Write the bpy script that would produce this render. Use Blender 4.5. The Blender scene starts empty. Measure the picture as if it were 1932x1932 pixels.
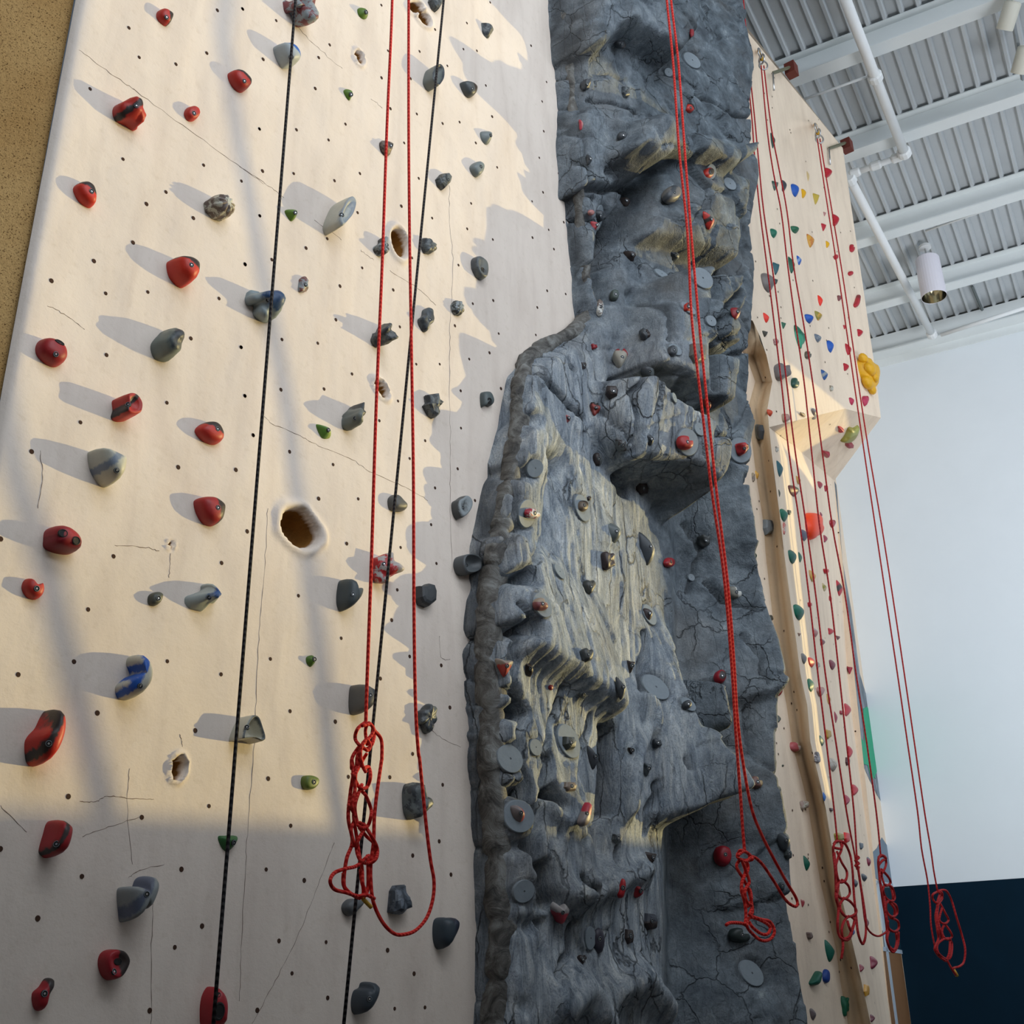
import bpy, bmesh, math, random
import numpy as np
from mathutils import Vector, Matrix, noise
from mathutils.bvhtree import BVHTree
random.seed(4)
sc = bpy.context.scene
COL = sc.collection

# ------------------------------------------------------------------ camera
# world: X runs along the climbing wall away from the camera, Y goes into the wall, Z is up, metres
FOC = 2240.0
TH = math.atan2(2240, 5000.0)
RHO = 0.0142
YAW = math.radians(36.3)
_h = np.array([math.cos(YAW), math.sin(YAW), 0.0]); _z = np.array([0, 0, 1.0])
_R0 = np.cross(_h, _z); CF = math.cos(TH) * _h + math.sin(TH) * _z; _U0 = np.cross(_R0, CF)
CR = math.cos(RHO) * _R0 - math.sin(RHO) * _U0
CU = math.sin(RHO) * _R0 + math.cos(RHO) * _U0
CC = np.array([0.0, -3.0, 1.6])
cam_d = bpy.data.cameras.new('camera'); cam = bpy.data.objects.new('camera', cam_d); COL.objects.link(cam)
cam_d.sensor_width = 36.0; cam_d.lens = 36.0 * FOC / 1932.0; cam_d.clip_end = 200
M = Matrix(((CR[0], CU[0], -CF[0], CC[0]), (CR[1], CU[1], -CF[1], CC[1]), (CR[2], CU[2], -CF[2], CC[2]), (0, 0, 0, 1)))
cam.matrix_world = M
sc.camera = cam

def ray(px, py): return CF * FOC + CR * (px - 966.0) + CU * (966.0 - py)
def onY(px, py, p=0.0):                    # point seen at (px,py) on the plane that stands p metres in front of the wall
    d = ray(px, py); return CC + d * ((-p - CC[1]) / d[1])
def onZ(px, py, z):
    d = ray(px, py); return CC + d * ((z - CC[2]) / d[2])
def onX(px, py, x):
    d = ray(px, py); return CC + d * ((x - CC[0]) / d[0])

# ------------------------------------------------------------------ world, sun, daylight
w = bpy.data.worlds.new('world'); sc.world = w; w.use_nodes = True
bg = w.node_tree.nodes['Background']; bg.inputs[0].default_value = (0.62, 0.78, 1.0, 1); bg.inputs[1].default_value = 0.10

def sun(name, energy, color, d, angle):
    l = bpy.data.lights.new(name, 'SUN'); l.energy = energy; l.color = color; l.angle = math.radians(angle)
    o = bpy.data.objects.new(name, l); COL.objects.link(o)
    o.rotation_euler = Vector(d).to_track_quat('-Z', 'Y').to_euler(); o.location = (12, -6, 6)
    return o
SA = math.radians(24.0); SE = math.radians(4.0)
SUND = (-math.cos(SA) * math.cos(SE), math.sin(SA) * math.cos(SE), -math.sin(SE))
sun('low_evening_sun', 2.8, (1.0, 0.79, 0.34), SUND, 0.35)

def area(name, loc, tgt, sx, sy, energy, color):
    l = bpy.data.lights.new(name, 'AREA'); l.shape = 'RECTANGLE'; l.size = sx; l.size_y = sy; l.energy = energy; l.color = color
    o = bpy.data.objects.new(name, l); COL.objects.link(o); o.location = loc
    o.rotation_euler = (Vector(tgt) - Vector(loc)).to_track_quat('-Z', 'Y').to_euler()
    return o
# daylight from high glazing across the hall; the other three are added fill lamps
DAY = (0.82, 0.90, 1.0)
area('added_fill_overhead', (1.5, -6.0, 10.3), (2.5, 0, 4.5), 10, 2.2, 235, DAY)  # added lamp under the closed deck, lights the walls from above
area('daylight_across_hall', (4.0, -11.0, 8.2), (5.0, 0, 5.0), 18, 2.4, 800, DAY)
area('added_fill_end_wall', (1.5, -4.4, 8.8), (15.0, -1.0, 7.0), 3, 2.5, 130, (0.86, 0.93, 1.0))  # added unseen lamp that brightens the end wall
u = area('added_fill_uplight', (9.5, -6.5, 2.0), (15.6, -1.5, 8.5), 5, 3.0, 270, (0.90, 0.94, 1.0)); u.data.spread = math.radians(110)  # added unseen uplight for the ceiling and end wall

sc.view_settings.view_transform = 'Standard'; sc.view_settings.look = 'None'
sc.view_settings.gamma = 1.0; sc.view_settings.use_curve_mapping = False
sc.view_settings.exposure = 0.05

# ------------------------------------------------------------------ helpers
def mesh_obj(name, verts, faces, mat=None, parent=None, smooth=True, loc=None):
    me = bpy.data.meshes.new(name)
    if loc is not None:
        L = np.asarray(loc, float); verts = [tuple(np.asarray(v, float) - L) for v in verts]
    me.from_pydata([tuple(map(float, v)) for v in verts], [], faces)
    if smooth: me.polygons.foreach_set('use_smooth', [True] * len(me.polygons))
    if mat: me.materials.append(mat)
    me.update()
    o = bpy.data.objects.new(name, me); COL.objects.link(o)
    if loc is not None: o.location = tuple(map(float, loc))
    if parent: put(o, parent)
    return o
def put(o, parent):                        # keep the child's world place
    o.parent = parent
    o.location = Vector(o.location) - Vector(parent.location)
def tag(o, label, cat, group=None):
    o['label'] = label; o['category'] = cat
    if group: o['group'] = group
    return o
def struct(o): o['kind'] = 'structure'; return o
def empty(name, loc):
    o = bpy.data.objects.new(name, None); COL.objects.link(o); o.location = tuple(map(float, loc)); o.empty_display_size = 0.05
    return o
def box(c, s, rot=None):                   # verts, faces of an oriented box
    vs = []
    for i in (-1, 1):
        for j in (-1, 1):
            for k in (-1, 1):
                v = Vector((i * s[0] / 2, j * s[1] / 2, k * s[2] / 2))
                if rot is not None: v = rot @ v
                vs.append(tuple(v + Vector(tuple(map(float, c)))))
    return vs, [(0, 1, 3, 2), (4, 6, 7, 5), (0, 4, 5, 1), (2, 3, 7, 6), (0, 2, 6, 4), (1, 5, 7, 3)]
def join(parts):
    V, Fs = [], []
    for v, f in parts:
        b = len(V); V += list(v); Fs += [tuple(i + b for i in q) for q in f]
    return V, Fs
def spline(pts, n=6, closed=False):        # Catmull-Rom
    P = [np.asarray(p, float) for p in pts]; m = len(P); out = []
    rng = range(m) if closed else range(m - 1)
    for i in rng:
        if closed: a, b, c, d = P[(i - 1) % m], P[i], P[(i + 1) % m], P[(i + 2) % m]
        else: a, b, c, d = P[max(i - 1, 0)], P[i], P[i + 1], P[min(i + 2, m - 1)]
        for k in range(n):
            t = k / n
            out.append(0.5 * ((2 * b) + (-a + c) * t + (2 * a - 5 * b + 4 * c - d) * t * t + (-a + 3 * b - 3 * c + d) * t ** 3))
    if not closed: out.append(P[-1])
    return out
def tube(pts, r, n=8, cap=True, twist=0.0):
    P = [Vector(tuple(map(float, p))) for p in pts]; V, Fs = [], []
    up = Vector((0.13, 1, 0.21)).normalized(); prev = None
    L = 0.0
    for i, p in enumerate(P):
        t = (P[min(i + 1, len(P) - 1)] - P[max(i - 1, 0)])
        if t.length < 1e-9: t = Vector((0, 0, 1))
        t.normalize()
        a = (prev - t * prev.dot(t)) if prev is not None else (up - t * up.dot(t))
        if a.length < 1e-6: a = t.orthogonal()
        a.normalize(); b = t.cross(a); prev = a
        rr = r[i] if hasattr(r, '__len__') else r
        for k in range(n):
            an = 2 * math.pi * k / n
            V.append(tuple(p + (a * math.cos(an) + b * math.sin(an)) * rr))
    for i in range(len(P) - 1):
        for k in range(n):
            k2 = (k + 1) % n
            Fs.append((i * n + k, i * n + k2, (i + 1) * n + k2, (i + 1) * n + k))
    if cap:
        Fs.append(tuple(range(n))[::-1]); Fs.append(tuple((len(P) - 1) * n + k for k in range(n)))
    return V, Fs
def torus(c, R, r, rot, n=14, m=6):
    pts = [Vector(c) + rot @ Vector((R * math.cos(2 * math.pi * k / n), 0, R * 1.35 * math.sin(2 * math.pi * k / n))) for k in range(n + 1)]
    return tube(pts, r, m, False)

# ------------------------------------------------------------------ materials
def nmat(name, rough=0.7, spec=0.35, metal=0.0):
    m = bpy.data.materials.new(name); m.use_nodes = True; nt = m.node_tree
    b = nt.nodes['Principled BSDF']; b.inputs['Roughness'].default_value = rough
    b.inputs['Specular IOR Level'].default_value = spec; b.inputs['Metallic'].default_value = metal
    return m, nt, b
def N(nt, t, **kw):
    n = nt.nodes.new(t)
    for k, v in kw.items(): setattr(n, k, v)
    return n
def noise_n(nt, scale, detail=4, rough=0.6, vec=None, dist=0.0):
    n = N(nt, 'ShaderNodeTexNoise'); n.inputs['Scale'].default_value = scale; n.inputs['Detail'].default_value = detail
    n.inputs['Roughness'].default_value = rough; n.inputs['Distortion'].default_value = dist
    if vec is not None: nt.links.new(vec, n.inputs['Vector'])
    return n
def ramp(nt, fac, stops):
    r = N(nt, 'ShaderNodeValToRGB'); el = r.color_ramp.elements
    while len(el) < len(stops): el.new(0.5)
    for e, (p, c) in zip(el, stops):
        e.position = p; e.color = (*c, 1) if len(c) == 3 else c
    nt.links.new(fac, r.inputs[0]); return r
def mixc(nt, fac, a, b):
    m = N(nt, 'ShaderNodeMix', data_type='RGBA')
    if isinstance(fac, (int, float)): m.inputs[0].default_value = fac
    else: nt.links.new(fac, m.inputs[0])
    for s, v in ((m.inputs[6], a), (m.inputs[7], b)):
        if isinstance(v, tuple): s.default_value = (*v, 1)
        else: nt.links.new(v, s)
    return m.outputs[2]
def math_n(nt, op, a, b=None, clamp=False):
    m = N(nt, 'ShaderNodeMath', operation=op); m.use_clamp = clamp
    for i, v in enumerate((a, b)):
        if v is None: continue
        if isinstance(v, (int, float)): m.inputs[i].default_value = v
        else: nt.links.new(v, m.inputs[i])
    return m.outputs[0]
def bump(nt, b, h, strength, dist=0.01, prev=None):
    n = N(nt, 'ShaderNodeBump'); n.inputs['Strength'].default_value = strength; n.inputs['Distance'].default_value = dist
    nt.links.new(h, n.inputs['Height'])
    if prev is not None: nt.links.new(prev, n.inputs['Normal'])
    nt.links.new(n.outputs[0], b.inputs['Normal']); return n.outputs[0]
def objvec(nt, scale=None):
    t = N(nt, 'ShaderNodeTexCoord')
    if scale is None: return t.outputs['Object']
    mp = N(nt, 'ShaderNodeMapping'); mp.inputs['Scale'].default_value = scale
    nt.links.new(t.outputs['Object'], mp.inputs[0]); return mp.outputs[0]
_plain = {}
def plain(name, col, rough=0.6, metal=0.0, spec=0.35, var=0.12, bs=0.0, sc_=30):
    if name in _plain: return _plain[name]
    m, nt, b = nmat(name, rough, spec, metal)
    n = noise_n(nt, sc_, 3, 0.6, objvec(nt))
    c = mixc(nt, n.outputs[0], tuple(max(0, x * (1 - var)) for x in col), tuple(min(1, x * (1 + var)) for x in col))
    nt.links.new(c, b.inputs['Base Color'])
    if bs: bump(nt, b, n.outputs[0], bs)
    _plain[name] = m; return m

# cream textured climbing panel paint; vertex colour 'tint' carries the bare brown lining of the pockets
def wall_paint(name, base, dark, brown=(0.22, 0.10, 0.02)):
    m, nt, b = nmat(name, 0.82, 0.25)
    v = objvec(nt)
    n1 = noise_n(nt, 1.6, 5, 0.6, v); n2 = noise_n(nt, 26, 5, 0.7, v); n3 = noise_n(nt, 160, 2, 0.5, v)
    vs = objvec(nt, (5, 5, 0.9)); n4 = noise_n(nt, 1.4, 4, 0.6, vs, 0.4)
    r = ramp(nt, n1.outputs[0], [(0.3, dark), (0.62, base)])
    r2 = ramp(nt, n4.outputs[0], [(0.3, (0.90, 0.885, 0.88)), (0.55, (1, 1, 1))])
    mul = N(nt, 'ShaderNodeMix', data_type='RGBA', blend_type='MULTIPLY'); mul.inputs[0].default_value = 1
    nt.links.new(r.outputs[0], mul.inputs[6]); nt.links.new(r2.outputs[0], mul.inputs[7])
    r3 = ramp(nt, n2.outputs[0], [(0.30, (0.93, 0.92, 0.90)), (0.45, (1, 1, 1))])
    mul2 = N(nt, 'ShaderNodeMix', data_type='RGBA', blend_type='MULTIPLY'); mul2.inputs[0].default_value = 1
    nt.links.new(mul.outputs[2], mul2.inputs[6]); nt.links.new(r3.outputs[0], mul2.inputs[7])
    at = N(nt, 'ShaderNodeAttribute', attribute_name='tint')
    bn = noise_n(nt, 18, 4, 0.6, v)
    br = mixc(nt, bn.outputs[0], tuple(x * 0.5 for x in brown), tuple(min(1, x * 1.5) for x in brown))
    f = ramp(nt, at.outputs['Fac'], [(0.35, (0, 0, 0)), (0.6, (1, 1, 1))])
    c = mixc(nt, f.outputs[0], mul2.outputs[2], br)
    nt.links.new(c, b.inputs['Base Color'])
    p = bump(nt, b, n2.outputs[0], 0.28, 0.006)
    bump(nt, b, n3.outputs[0], 0.15, 0.002, p)
    return m
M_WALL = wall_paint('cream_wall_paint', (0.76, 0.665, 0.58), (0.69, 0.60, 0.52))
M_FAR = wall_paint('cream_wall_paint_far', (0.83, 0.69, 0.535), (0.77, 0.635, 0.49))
def stucco():
    m, nt, b = nmat('tan_speckled_stucco', 0.9, 0.2); v = objvec(nt)
    n1 = noise_n(nt, 2.2, 5, 0.6, v); n2 = noise_n(nt, 190, 2, 0.5, v); n3 = noise_n(nt, 60, 4, 0.7, v)
    r = ramp(nt, n1.outputs[0], [(0.3, (0.44, 0.25, 0.085)), (0.65, (0.58, 0.37, 0.15))])
    s = ramp(nt, n2.outputs[0], [(0.33, (0.25, 0.2, 0.16)), (0.42, (1, 1, 1))])
    mul = N(nt, 'ShaderNodeMix', data_type='RGBA', blend_type='MULTIPLY'); mul.inputs[0].default_value = 1
    nt.links.new(r.outputs[0], mul.inputs[6]); nt.links.new(s.outputs[0], mul.inputs[7]); nt.links.new(mul.outputs[2], b.inputs['Base Color'])
    bump(nt, b, n3.outputs[0], 0.6, 0.01); return m
M_TAN = stucco()
def rock_mat():
    m, nt, b = nmat('grey_sculpted_rock', 0.60, 0.4); v = objvec(nt)
    at = N(nt, 'ShaderNodeAttribute', attribute_name='groove_shade')      # shade of the carved cracks and disc rings, put into the colour
    bk = N(nt, 'ShaderNodeAttribute', attribute_name='bark')
    def fmix(a, c):
        h = N(nt, 'ShaderNodeMix', data_type='FLOAT'); nt.links.new(bk.outputs['Fac'], h.inputs[0]); nt.links.new(a, h.inputs[2]); nt.links.new(c, h.inputs[3]); return h.outputs[0]
    nb = noise_n(nt, 1.0, 9, 0.74, objvec(nt, (15, 15, 3.4)), 0.9); ni = noise_n(nt, 1.0, 9, 0.72, objvec(nt, (7, 7, 8)), 0.25)
    hh = fmix(ni.outputs[0], nb.outputs[0])
    # fine cracks: edges of stretched, warped cells
    wn = noise_n(nt, 5.0, 4, 0.6, v); cr = []
    for sc3, th in (((3.6, 3.6, 4.2), .020), ((9.5, 9.5, 2.1), .035)):
        mp = N(nt, 'ShaderNodeMapping'); mp.inputs['Scale'].default_value = sc3; nt.links.new(v, mp.inputs[0])
        ad = N(nt, 'ShaderNodeMix', data_type='VECTOR'); ad.inputs[0].default_value = 0.42; nt.links.new(mp.outputs[0], ad.inputs[4]); nt.links.new(wn.outputs['Color'], ad.inputs[5])
        vo = N(nt, 'ShaderNodeTexVoronoi', feature='DISTANCE_TO_EDGE'); vo.inputs['Scale'].default_value = 1.7; nt.links.new(ad.outputs[1], vo.inputs['Vector'])
        cr.append(ramp(nt, vo.outputs['Distance'], [(0.0, (0, 0, 0)), (th, (1, 1, 1))]).outputs[0])
    crk = fmix(cr[0], cr[1])
    n0 = noise_n(nt, 2.3, 3, 0.5, v); gate = ramp(nt, n0.outputs[0], [(0.42, (0, 0, 0)), (0.56, (1, 1, 1))])   # cracks only run through part of the surface
    crk = math_n(nt, 'MAXIMUM', crk, gate.outputs[0])
    n1 = noise_n(nt, 1.5, 4, 0.6, v); n2 = noise_n(nt, 120, 3, 0.6, v)
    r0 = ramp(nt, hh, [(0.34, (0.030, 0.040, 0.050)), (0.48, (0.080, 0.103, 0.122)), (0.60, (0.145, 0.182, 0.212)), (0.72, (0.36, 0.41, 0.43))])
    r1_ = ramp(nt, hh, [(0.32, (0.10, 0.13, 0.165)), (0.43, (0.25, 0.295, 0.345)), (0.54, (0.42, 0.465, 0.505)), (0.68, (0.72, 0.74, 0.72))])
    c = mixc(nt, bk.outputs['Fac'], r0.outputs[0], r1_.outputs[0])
    c = mixc(nt, ramp(nt, n1.outputs[0], [(0.50, (0, 0, 0)), (0.72, (0.5, 0.5, 0.5))]).outputs[0], c, (0.15, 0.135, 0.115))
    c = mixc(nt, ramp(nt, n2.outputs[0], [(0.38, (0.30, 0.30, 0.30)), (0.5, (0, 0, 0))]).outputs[0], c, (0.05, 0.06, 0.07))
    c = mixc(nt, ramp(nt, crk, [(0.0, (0.8, 0.8, 0.8)), (0.9, (0, 0, 0))]).outputs[0], c, (0.025, 0.03, 0.035))
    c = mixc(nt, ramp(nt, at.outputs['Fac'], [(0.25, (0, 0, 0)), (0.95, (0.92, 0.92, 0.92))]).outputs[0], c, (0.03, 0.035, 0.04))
    nt.links.new(c, b.inputs['Base Color'])
    p = bump(nt, b, hh, 0.85, 0.035); p = bump(nt, b, crk, 0.9, 0.012, p); bump(nt, b, n2.outputs[0], 0.45, 0.004, p)
    return m
M_ROCK = rock_mat()
M_DISC = plain('grey_smooth_disc', (0.20, 0.235, 0.262), 0.55, var=0.15, bs=0.1, sc_=40)
M_BLACK = plain('black_bolt_recess', (0.012, 0.012, 0.012), 0.6)
M_STEEL = plain('bolt_steel', (0.5, 0.5, 0.5), 0.35, 0.9)
M_HOLE = plain('tee_nut_hole_shadow_brown', (0.05, 0.022, 0.012), 0.9)
M_CRACK = plain('hairline_crack', (0.25, 0.19, 0.15), 0.95)
M_DECK = plain('grey_painted_deck', (0.50, 0.53, 0.545), 0.6, var=0.05, sc_=6)
M_BEAM = plain('grey_painted_steel', (0.72, 0.76, 0.76), 0.5, var=0.04, sc_=5)
M_PIPE = plain('white_pipe_paint', (0.74, 0.76, 0.76), 0.45, var=0.04, sc_=8)
M_ENDW = plain('pale_blue_grey_wall_paint', (0.74, 0.79, 0.82), 0.8, var=0.03, sc_=2)
M_BLUE = plain('dark_teal_wall_paint', (0.001, 0.013, 0.027), 0.8, spec=0.12, var=0.15, sc_=3)
M_FLOOR = plain('dark_rubber_floor', (0.06, 0.06, 0.065), 0.85)
def rope_mat(name, a, b_, rep):
    m, nt, b = nmat(name, 0.75, 0.25)
    v = objvec(nt, (1, 1, 1)); wv = N(nt, 'ShaderNodeTexWave'); wv.wave_type = 'BANDS'; wv.bands_direction = 'DIAGONAL'
    wv.inputs['Scale'].default_value = rep; wv.inputs['Distortion'].default_value = 0.6
    nt.links.new(v, wv.inputs['Vector'])
    r = ramp(nt, wv.outputs[0], [(0.35, a), (0.8, b_)])
    nt.links.new(r.outputs[0], b.inputs['Base Color']); bump(nt, b, wv.outputs[0], 0.5, 0.002); return m
M_RED = rope_mat('red_flecked_rope', (0.52, 0.010, 0.008), (0.74, 0.05, 0.035), 40)
M_DRED = rope_mat('dark_red_rope', (0.34, 0.010, 0.014), (0.44, 0.025, 0.025), 25)
M_BLK = rope_mat('black_rope', (0.012, 0.010, 0.012), (0.05, 0.045, 0.045), 40)
M_GOLD = plain('yellow_tape', (0.62, 0.34, 0.03), 0.5)

# ------------------------------------------------------------------ the hall around the climbing wall
D2 = np.array([0.9906, 0.137, 0.0]); D1 = np.array([-0.137, 0.9906, 0.0])
def RM(along, left, z): return np.array([CC[0], CC[1], 0]) + D2 * along + D1 * left + np.array([0, 0, z])   # room axes
ROOM_ROT = Matrix(((D2[0], D1[0], 0), (D2[1], D1[1], 0), (0, 0, 1)))
ENDD = 15.6; ZFL = 0.0; ZBEAM = 10.6; ZDECK = 10.87
CORNER = RM(ENDD, 3.2, 0)
def rbox(a0, a1, l0, l1, z0, z1):
    c = RM((a0 + a1) / 2, (l0 + l1) / 2, (z0 + z1) / 2)
    return box(c, (a1 - a0, l1 - l0, z1 - z0), ROOM_ROT)
# floor
fv = [RM(-9, -14, 0), RM(16, -14, 0), RM(16, 6, 0), RM(-9, 6, 0), RM(-9, -14, -0.2), RM(16, -14, -0.2), RM(16, 6, -0.2), RM(-9, 6, -0.2)]
struct(mesh_obj('floor', fv, [(0, 1, 2, 3), (7, 6, 5, 4), (0, 4, 5, 1), (1, 5, 6, 2), (2, 6, 7, 3), (3, 7, 4, 0)], M_FLOOR, smooth=False))
# added unseen partition behind the camera, shades the lower climbing wall
struct(mesh_obj('added_shade_wall', *box((0.5, -4.7, 2.5), (15, 0.15, 5.0)), M_ENDW, smooth=False))
# end wall with two window openings out of the frame to the right; the low sun comes in through them
zc = 3.30
def wall_pieces(z0, z1):
    ls = [(-14.0, -9.5), (-4.0, -2.95), (-1.8, 3.3)]
    out = []
    for a, b in ls: out.append(rbox(ENDD, ENDD + 0.25, a, b, z0, z1))
    return out
up = wall_pieces(zc, ZDECK)
up.append(rbox(ENDD, ENDD + 0.25, -9.5, -4.0, 8.0, ZDECK)); up.append(rbox(ENDD, ENDD + 0.25, -2.95, -1.8, 7.1, ZDECK)); up.append(rbox(ENDD, ENDD + 0.25, -2.6, -1.8, zc, 6.4)); up.append(rbox(ENDD, ENDD + 0.25, -2.95, -2.6, zc, 3.7))
struct(mesh_obj('wall_end', *join(up), M_ENDW, smooth=False))
struct(mesh_obj('wall_end_dado', *rbox(ENDD - 0.01, ENDD + 0.25, -14, 3.3, 0, zc), M_BLUE, smooth=False))
# window frames
fr = []
for a in (-9.45, -4.05): fr.append(rbox(ENDD, ENDD + 0.12, a - 0.05, a + 0.05, 3.3, 8.0))
struct(mesh_obj('window_1', *join(fr), M_BEAM, smooth=False))
fr = [rbox(ENDD, ENDD + 0.12, -2.95, -2.93, 3.7, 7.1), rbox(ENDD, ENDD + 0.12, -1.83, -1.8, 6.4, 7.1)]
struct(mesh_obj('window_2', *join(fr), M_BEAM, smooth=False))
def sun_back(P, t):                       # t metres back along the sun's ray from a wall point
    return np.asarray(P) - np.array(SUND) * t
# two added ropes out of frame, shaped so their shadows cross the pale wall
for i, (pl, rr) in enumerate((([(2, 700), (30, 880), (75, 1050), (120, 1240), (165, 1420), (205, 1600)], 0.024),
                 ([(425, 60), (450, 260), (475, 400), (510, 600), (545, 800), (575, 990), (590, 1100), (610, 1280), (625, 1420), (655, 1600)], 0.022))):
    pts = [sun_back(onY(x, y, 0), 7.0) for x, y in pl]
    top = pts[0] + np.array([0, 0, ZBEAM - pts[0][2]]); bot = pts[-1] + np.array([0.05, 0, -pts[-1][2] + 0.02])
    o = mesh_obj('shadow_rope', *tube([top] + spline(pts, 4) + [bot], rr, 8), M_BLK)
    tag(o, ('added dark rope outside the picture that casts a shadow, nearer the camera', 'added dark rope outside the picture that casts a shadow, nearer the end window')[i], 'rope', 'added shadow-casting ropes out of frame')
# side wall behind the far edge of the climbing wall, with its mural and door
SW0 = np.array([10.13, 0.80, 0.0]); SW1 = CORNER.copy(); SWD = (SW1 - SW0) / np.linalg.norm(SW1 - SW0)
SWN = np.array([SWD[1], -SWD[0], 0.0])    # towards the room
def onS(px, py, off=0.0):
    d = ray(px, py); t = ((SW0 + SWN * off - CC) @ SWN) / (d @ SWN); return CC + d * t
q = [SW0, SW1, SW1 - SWN * 0.2, SW0 - SWN * 0.2]
sv = [v + np.array([0, 0, z]) for z in (0, ZDECK) for v in q]
struct(mesh_obj('wall_side', sv, [(0, 1, 5, 4), (1, 2, 6, 5), (2, 3, 7, 6), (3, 0, 4, 7), (0, 3, 2, 1), (4, 5, 6, 7)], M_FAR, smooth=False))
# ceiling deck with its ribs
pitch = 0.165
V, Fs = [], []
prof = []
l = -9.0
while l < 5.2:
    prof += [(l, ZDECK + 0.05), (l + 0.095, ZDECK + 0.05), (l + 0.118, ZDECK), (l + 0.148, ZDECK)]; l += pitch
for a in (-8.0, ENDD + 0.2):
    for (ll, zz) in prof: V.append(RM(a, ll, zz))
n = len(prof)
for i in range(n - 1): Fs.append((i, i + 1, n + i + 1, n + i))
b0 = len(V)
for a in (-8.0, ENDD + 0.2):
    for ll in (prof[0][0], prof[-1][0]): V.append(RM(a, ll, ZDECK + 0.12))
Fs.append((b0, b0 + 1, b0 + 3, b0 + 2))
struct(mesh_obj('ceiling', V, Fs, M_DECK, smooth=False))
# steel beams across the ceiling
def beam(depth, label, h=0.27, wd=0.17):
    c = depth - wd / 2
    p = [rbox(depth - wd, depth, -9, 4.4, ZBEAM, ZBEAM + 0.018), rbox(c - 0.006, c + 0.006, -9, 4.4, ZBEAM + 0.018, ZDECK - 0.016), rbox(depth - wd, depth, -9, 4.4, ZDECK - 0.016, ZDECK - 0.001)]
    e = empty('ceiling_beam', RM(c, 0, ZBEAM))
    mesh_obj('bottom_flange', *p[0], M_BEAM, e, False, RM(c, 0, ZBEAM)); mesh_obj('web', *p[1], M_BEAM, e, False, RM(c, 0, ZBEAM)); mesh_obj('top_flange', *p[2], M_BEAM, e, False, RM(c, 0, ZBEAM))
    return tag(e, label, 'beam', 'steel beams under the ceiling deck')
beam(8.08, 'grey steel ceiling beam out above the top of the picture')
beam(9.72, 'grey steel ceiling beam with the upper red box at its end')
beam(11.15, 'grey steel ceiling beam with the lower red box and pipe elbow')
beam(12.82, 'grey steel ceiling beam just above the hanging cylinder lamp')
beam(14.33, 'grey steel ceiling beam passing behind the hanging cylinder lamp')
struct(mesh_obj('trim_1', *join([rbox(ENDD - 0.24, ENDD, -9, 4.4, ZDECK - 0.30, ZDECK - 0.28), rbox(ENDD - 0.16, ENDD - 0.145, -9, 4.4, ZDECK - 0.28, ZDECK), rbox(ENDD - 0.02, ENDD, -9, 4.4, ZDECK - 0.42, ZDECK - 0.28)]), M_BEAM, smooth=False))

# ------------------------------------------------------------------ numeric noise for the modelled surfaces
def vnoise(x, z, seed=0):
    xi = np.floor(x).astype(np.int64); zi = np.floor(z).astype(np.int64); fx = x - xi; fz = z - zi
    fx = fx * fx * (3 - 2 * fx); fz = fz * fz * (3 - 2 * fz)
    def hsh(a, b):
        n_ = (a * 374761393 + b * 668265263 + seed * 974634777) & 0x7fffffff
        n_ = ((n_ ^ (n_ >> 13)) * 1274126177) & 0x7fffffff
        return ((n_ ^ (n_ >> 16)) & 0xffff) / 65535.0
    return (hsh(xi, zi) * (1 - fx) + hsh(xi + 1, zi) * fx) * (1 - fz) + (hsh(xi, zi + 1) * (1 - fx) + hsh(xi + 1, zi + 1) * fx) * fz
def fbm(x, z, oct_=4, seed=0, gain=0.5):
    s = 0; a = 1; t = 0
    for o in range(oct_):
        s = s + a * vnoise(x * 2 ** o, z * 2 ** o, seed + o * 17); t += a; a *= gain
    return s / t - 0.5
def blur(A, k):
    for _ in range(k):
        A = (np.roll(A, 1, 0) + 2 * A + np.roll(A, -1, 0)) / 4
        A = (np.roll(A, 1, 1) + 2 * A + np.roll(A, -1, 1)) / 4
    return A
def voro(x, z, seed, cell):                # faceted planes: nearest jittered seed, its own tilt and offset
    gx, gz = x / cell[0], z / cell[1]; xi = np.floor(gx); zi = np.floor(gz)
    best = np.full(x.shape, 9e9); sec = np.full(x.shape, 9e9); val = np.zeros(x.shape)
    def h(a, b, s): return np.modf(np.abs(np.sin(a * 127.1 + b * 311.7 + s * 74.7) * 43758.5453))[0]
    for dx in (-1, 0, 1):
        for dz in (-1, 0, 1):
            cx, cz = xi + dx, zi + dz
            sx = cx + h(cx, cz, seed); sz = cz + h(cx, cz, seed + 1)
            d = (gx - sx) ** 2 + (gz - sz) ** 2
            v = (h(cx, cz, seed + 2) - .5) + (h(cx, cz, seed + 3) - .5) * 1.6 * (gx - sx) + (h(cx, cz, seed + 4) - .5) * 1.6 * (gz - sz)
            nb = d < best
            sec = np.where(nb, best, np.minimum(sec, d)); val = np.where(nb, v, val); best = np.where(nb, d, best)
    return val, np.sqrt(sec) - np.sqrt(best)
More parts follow.
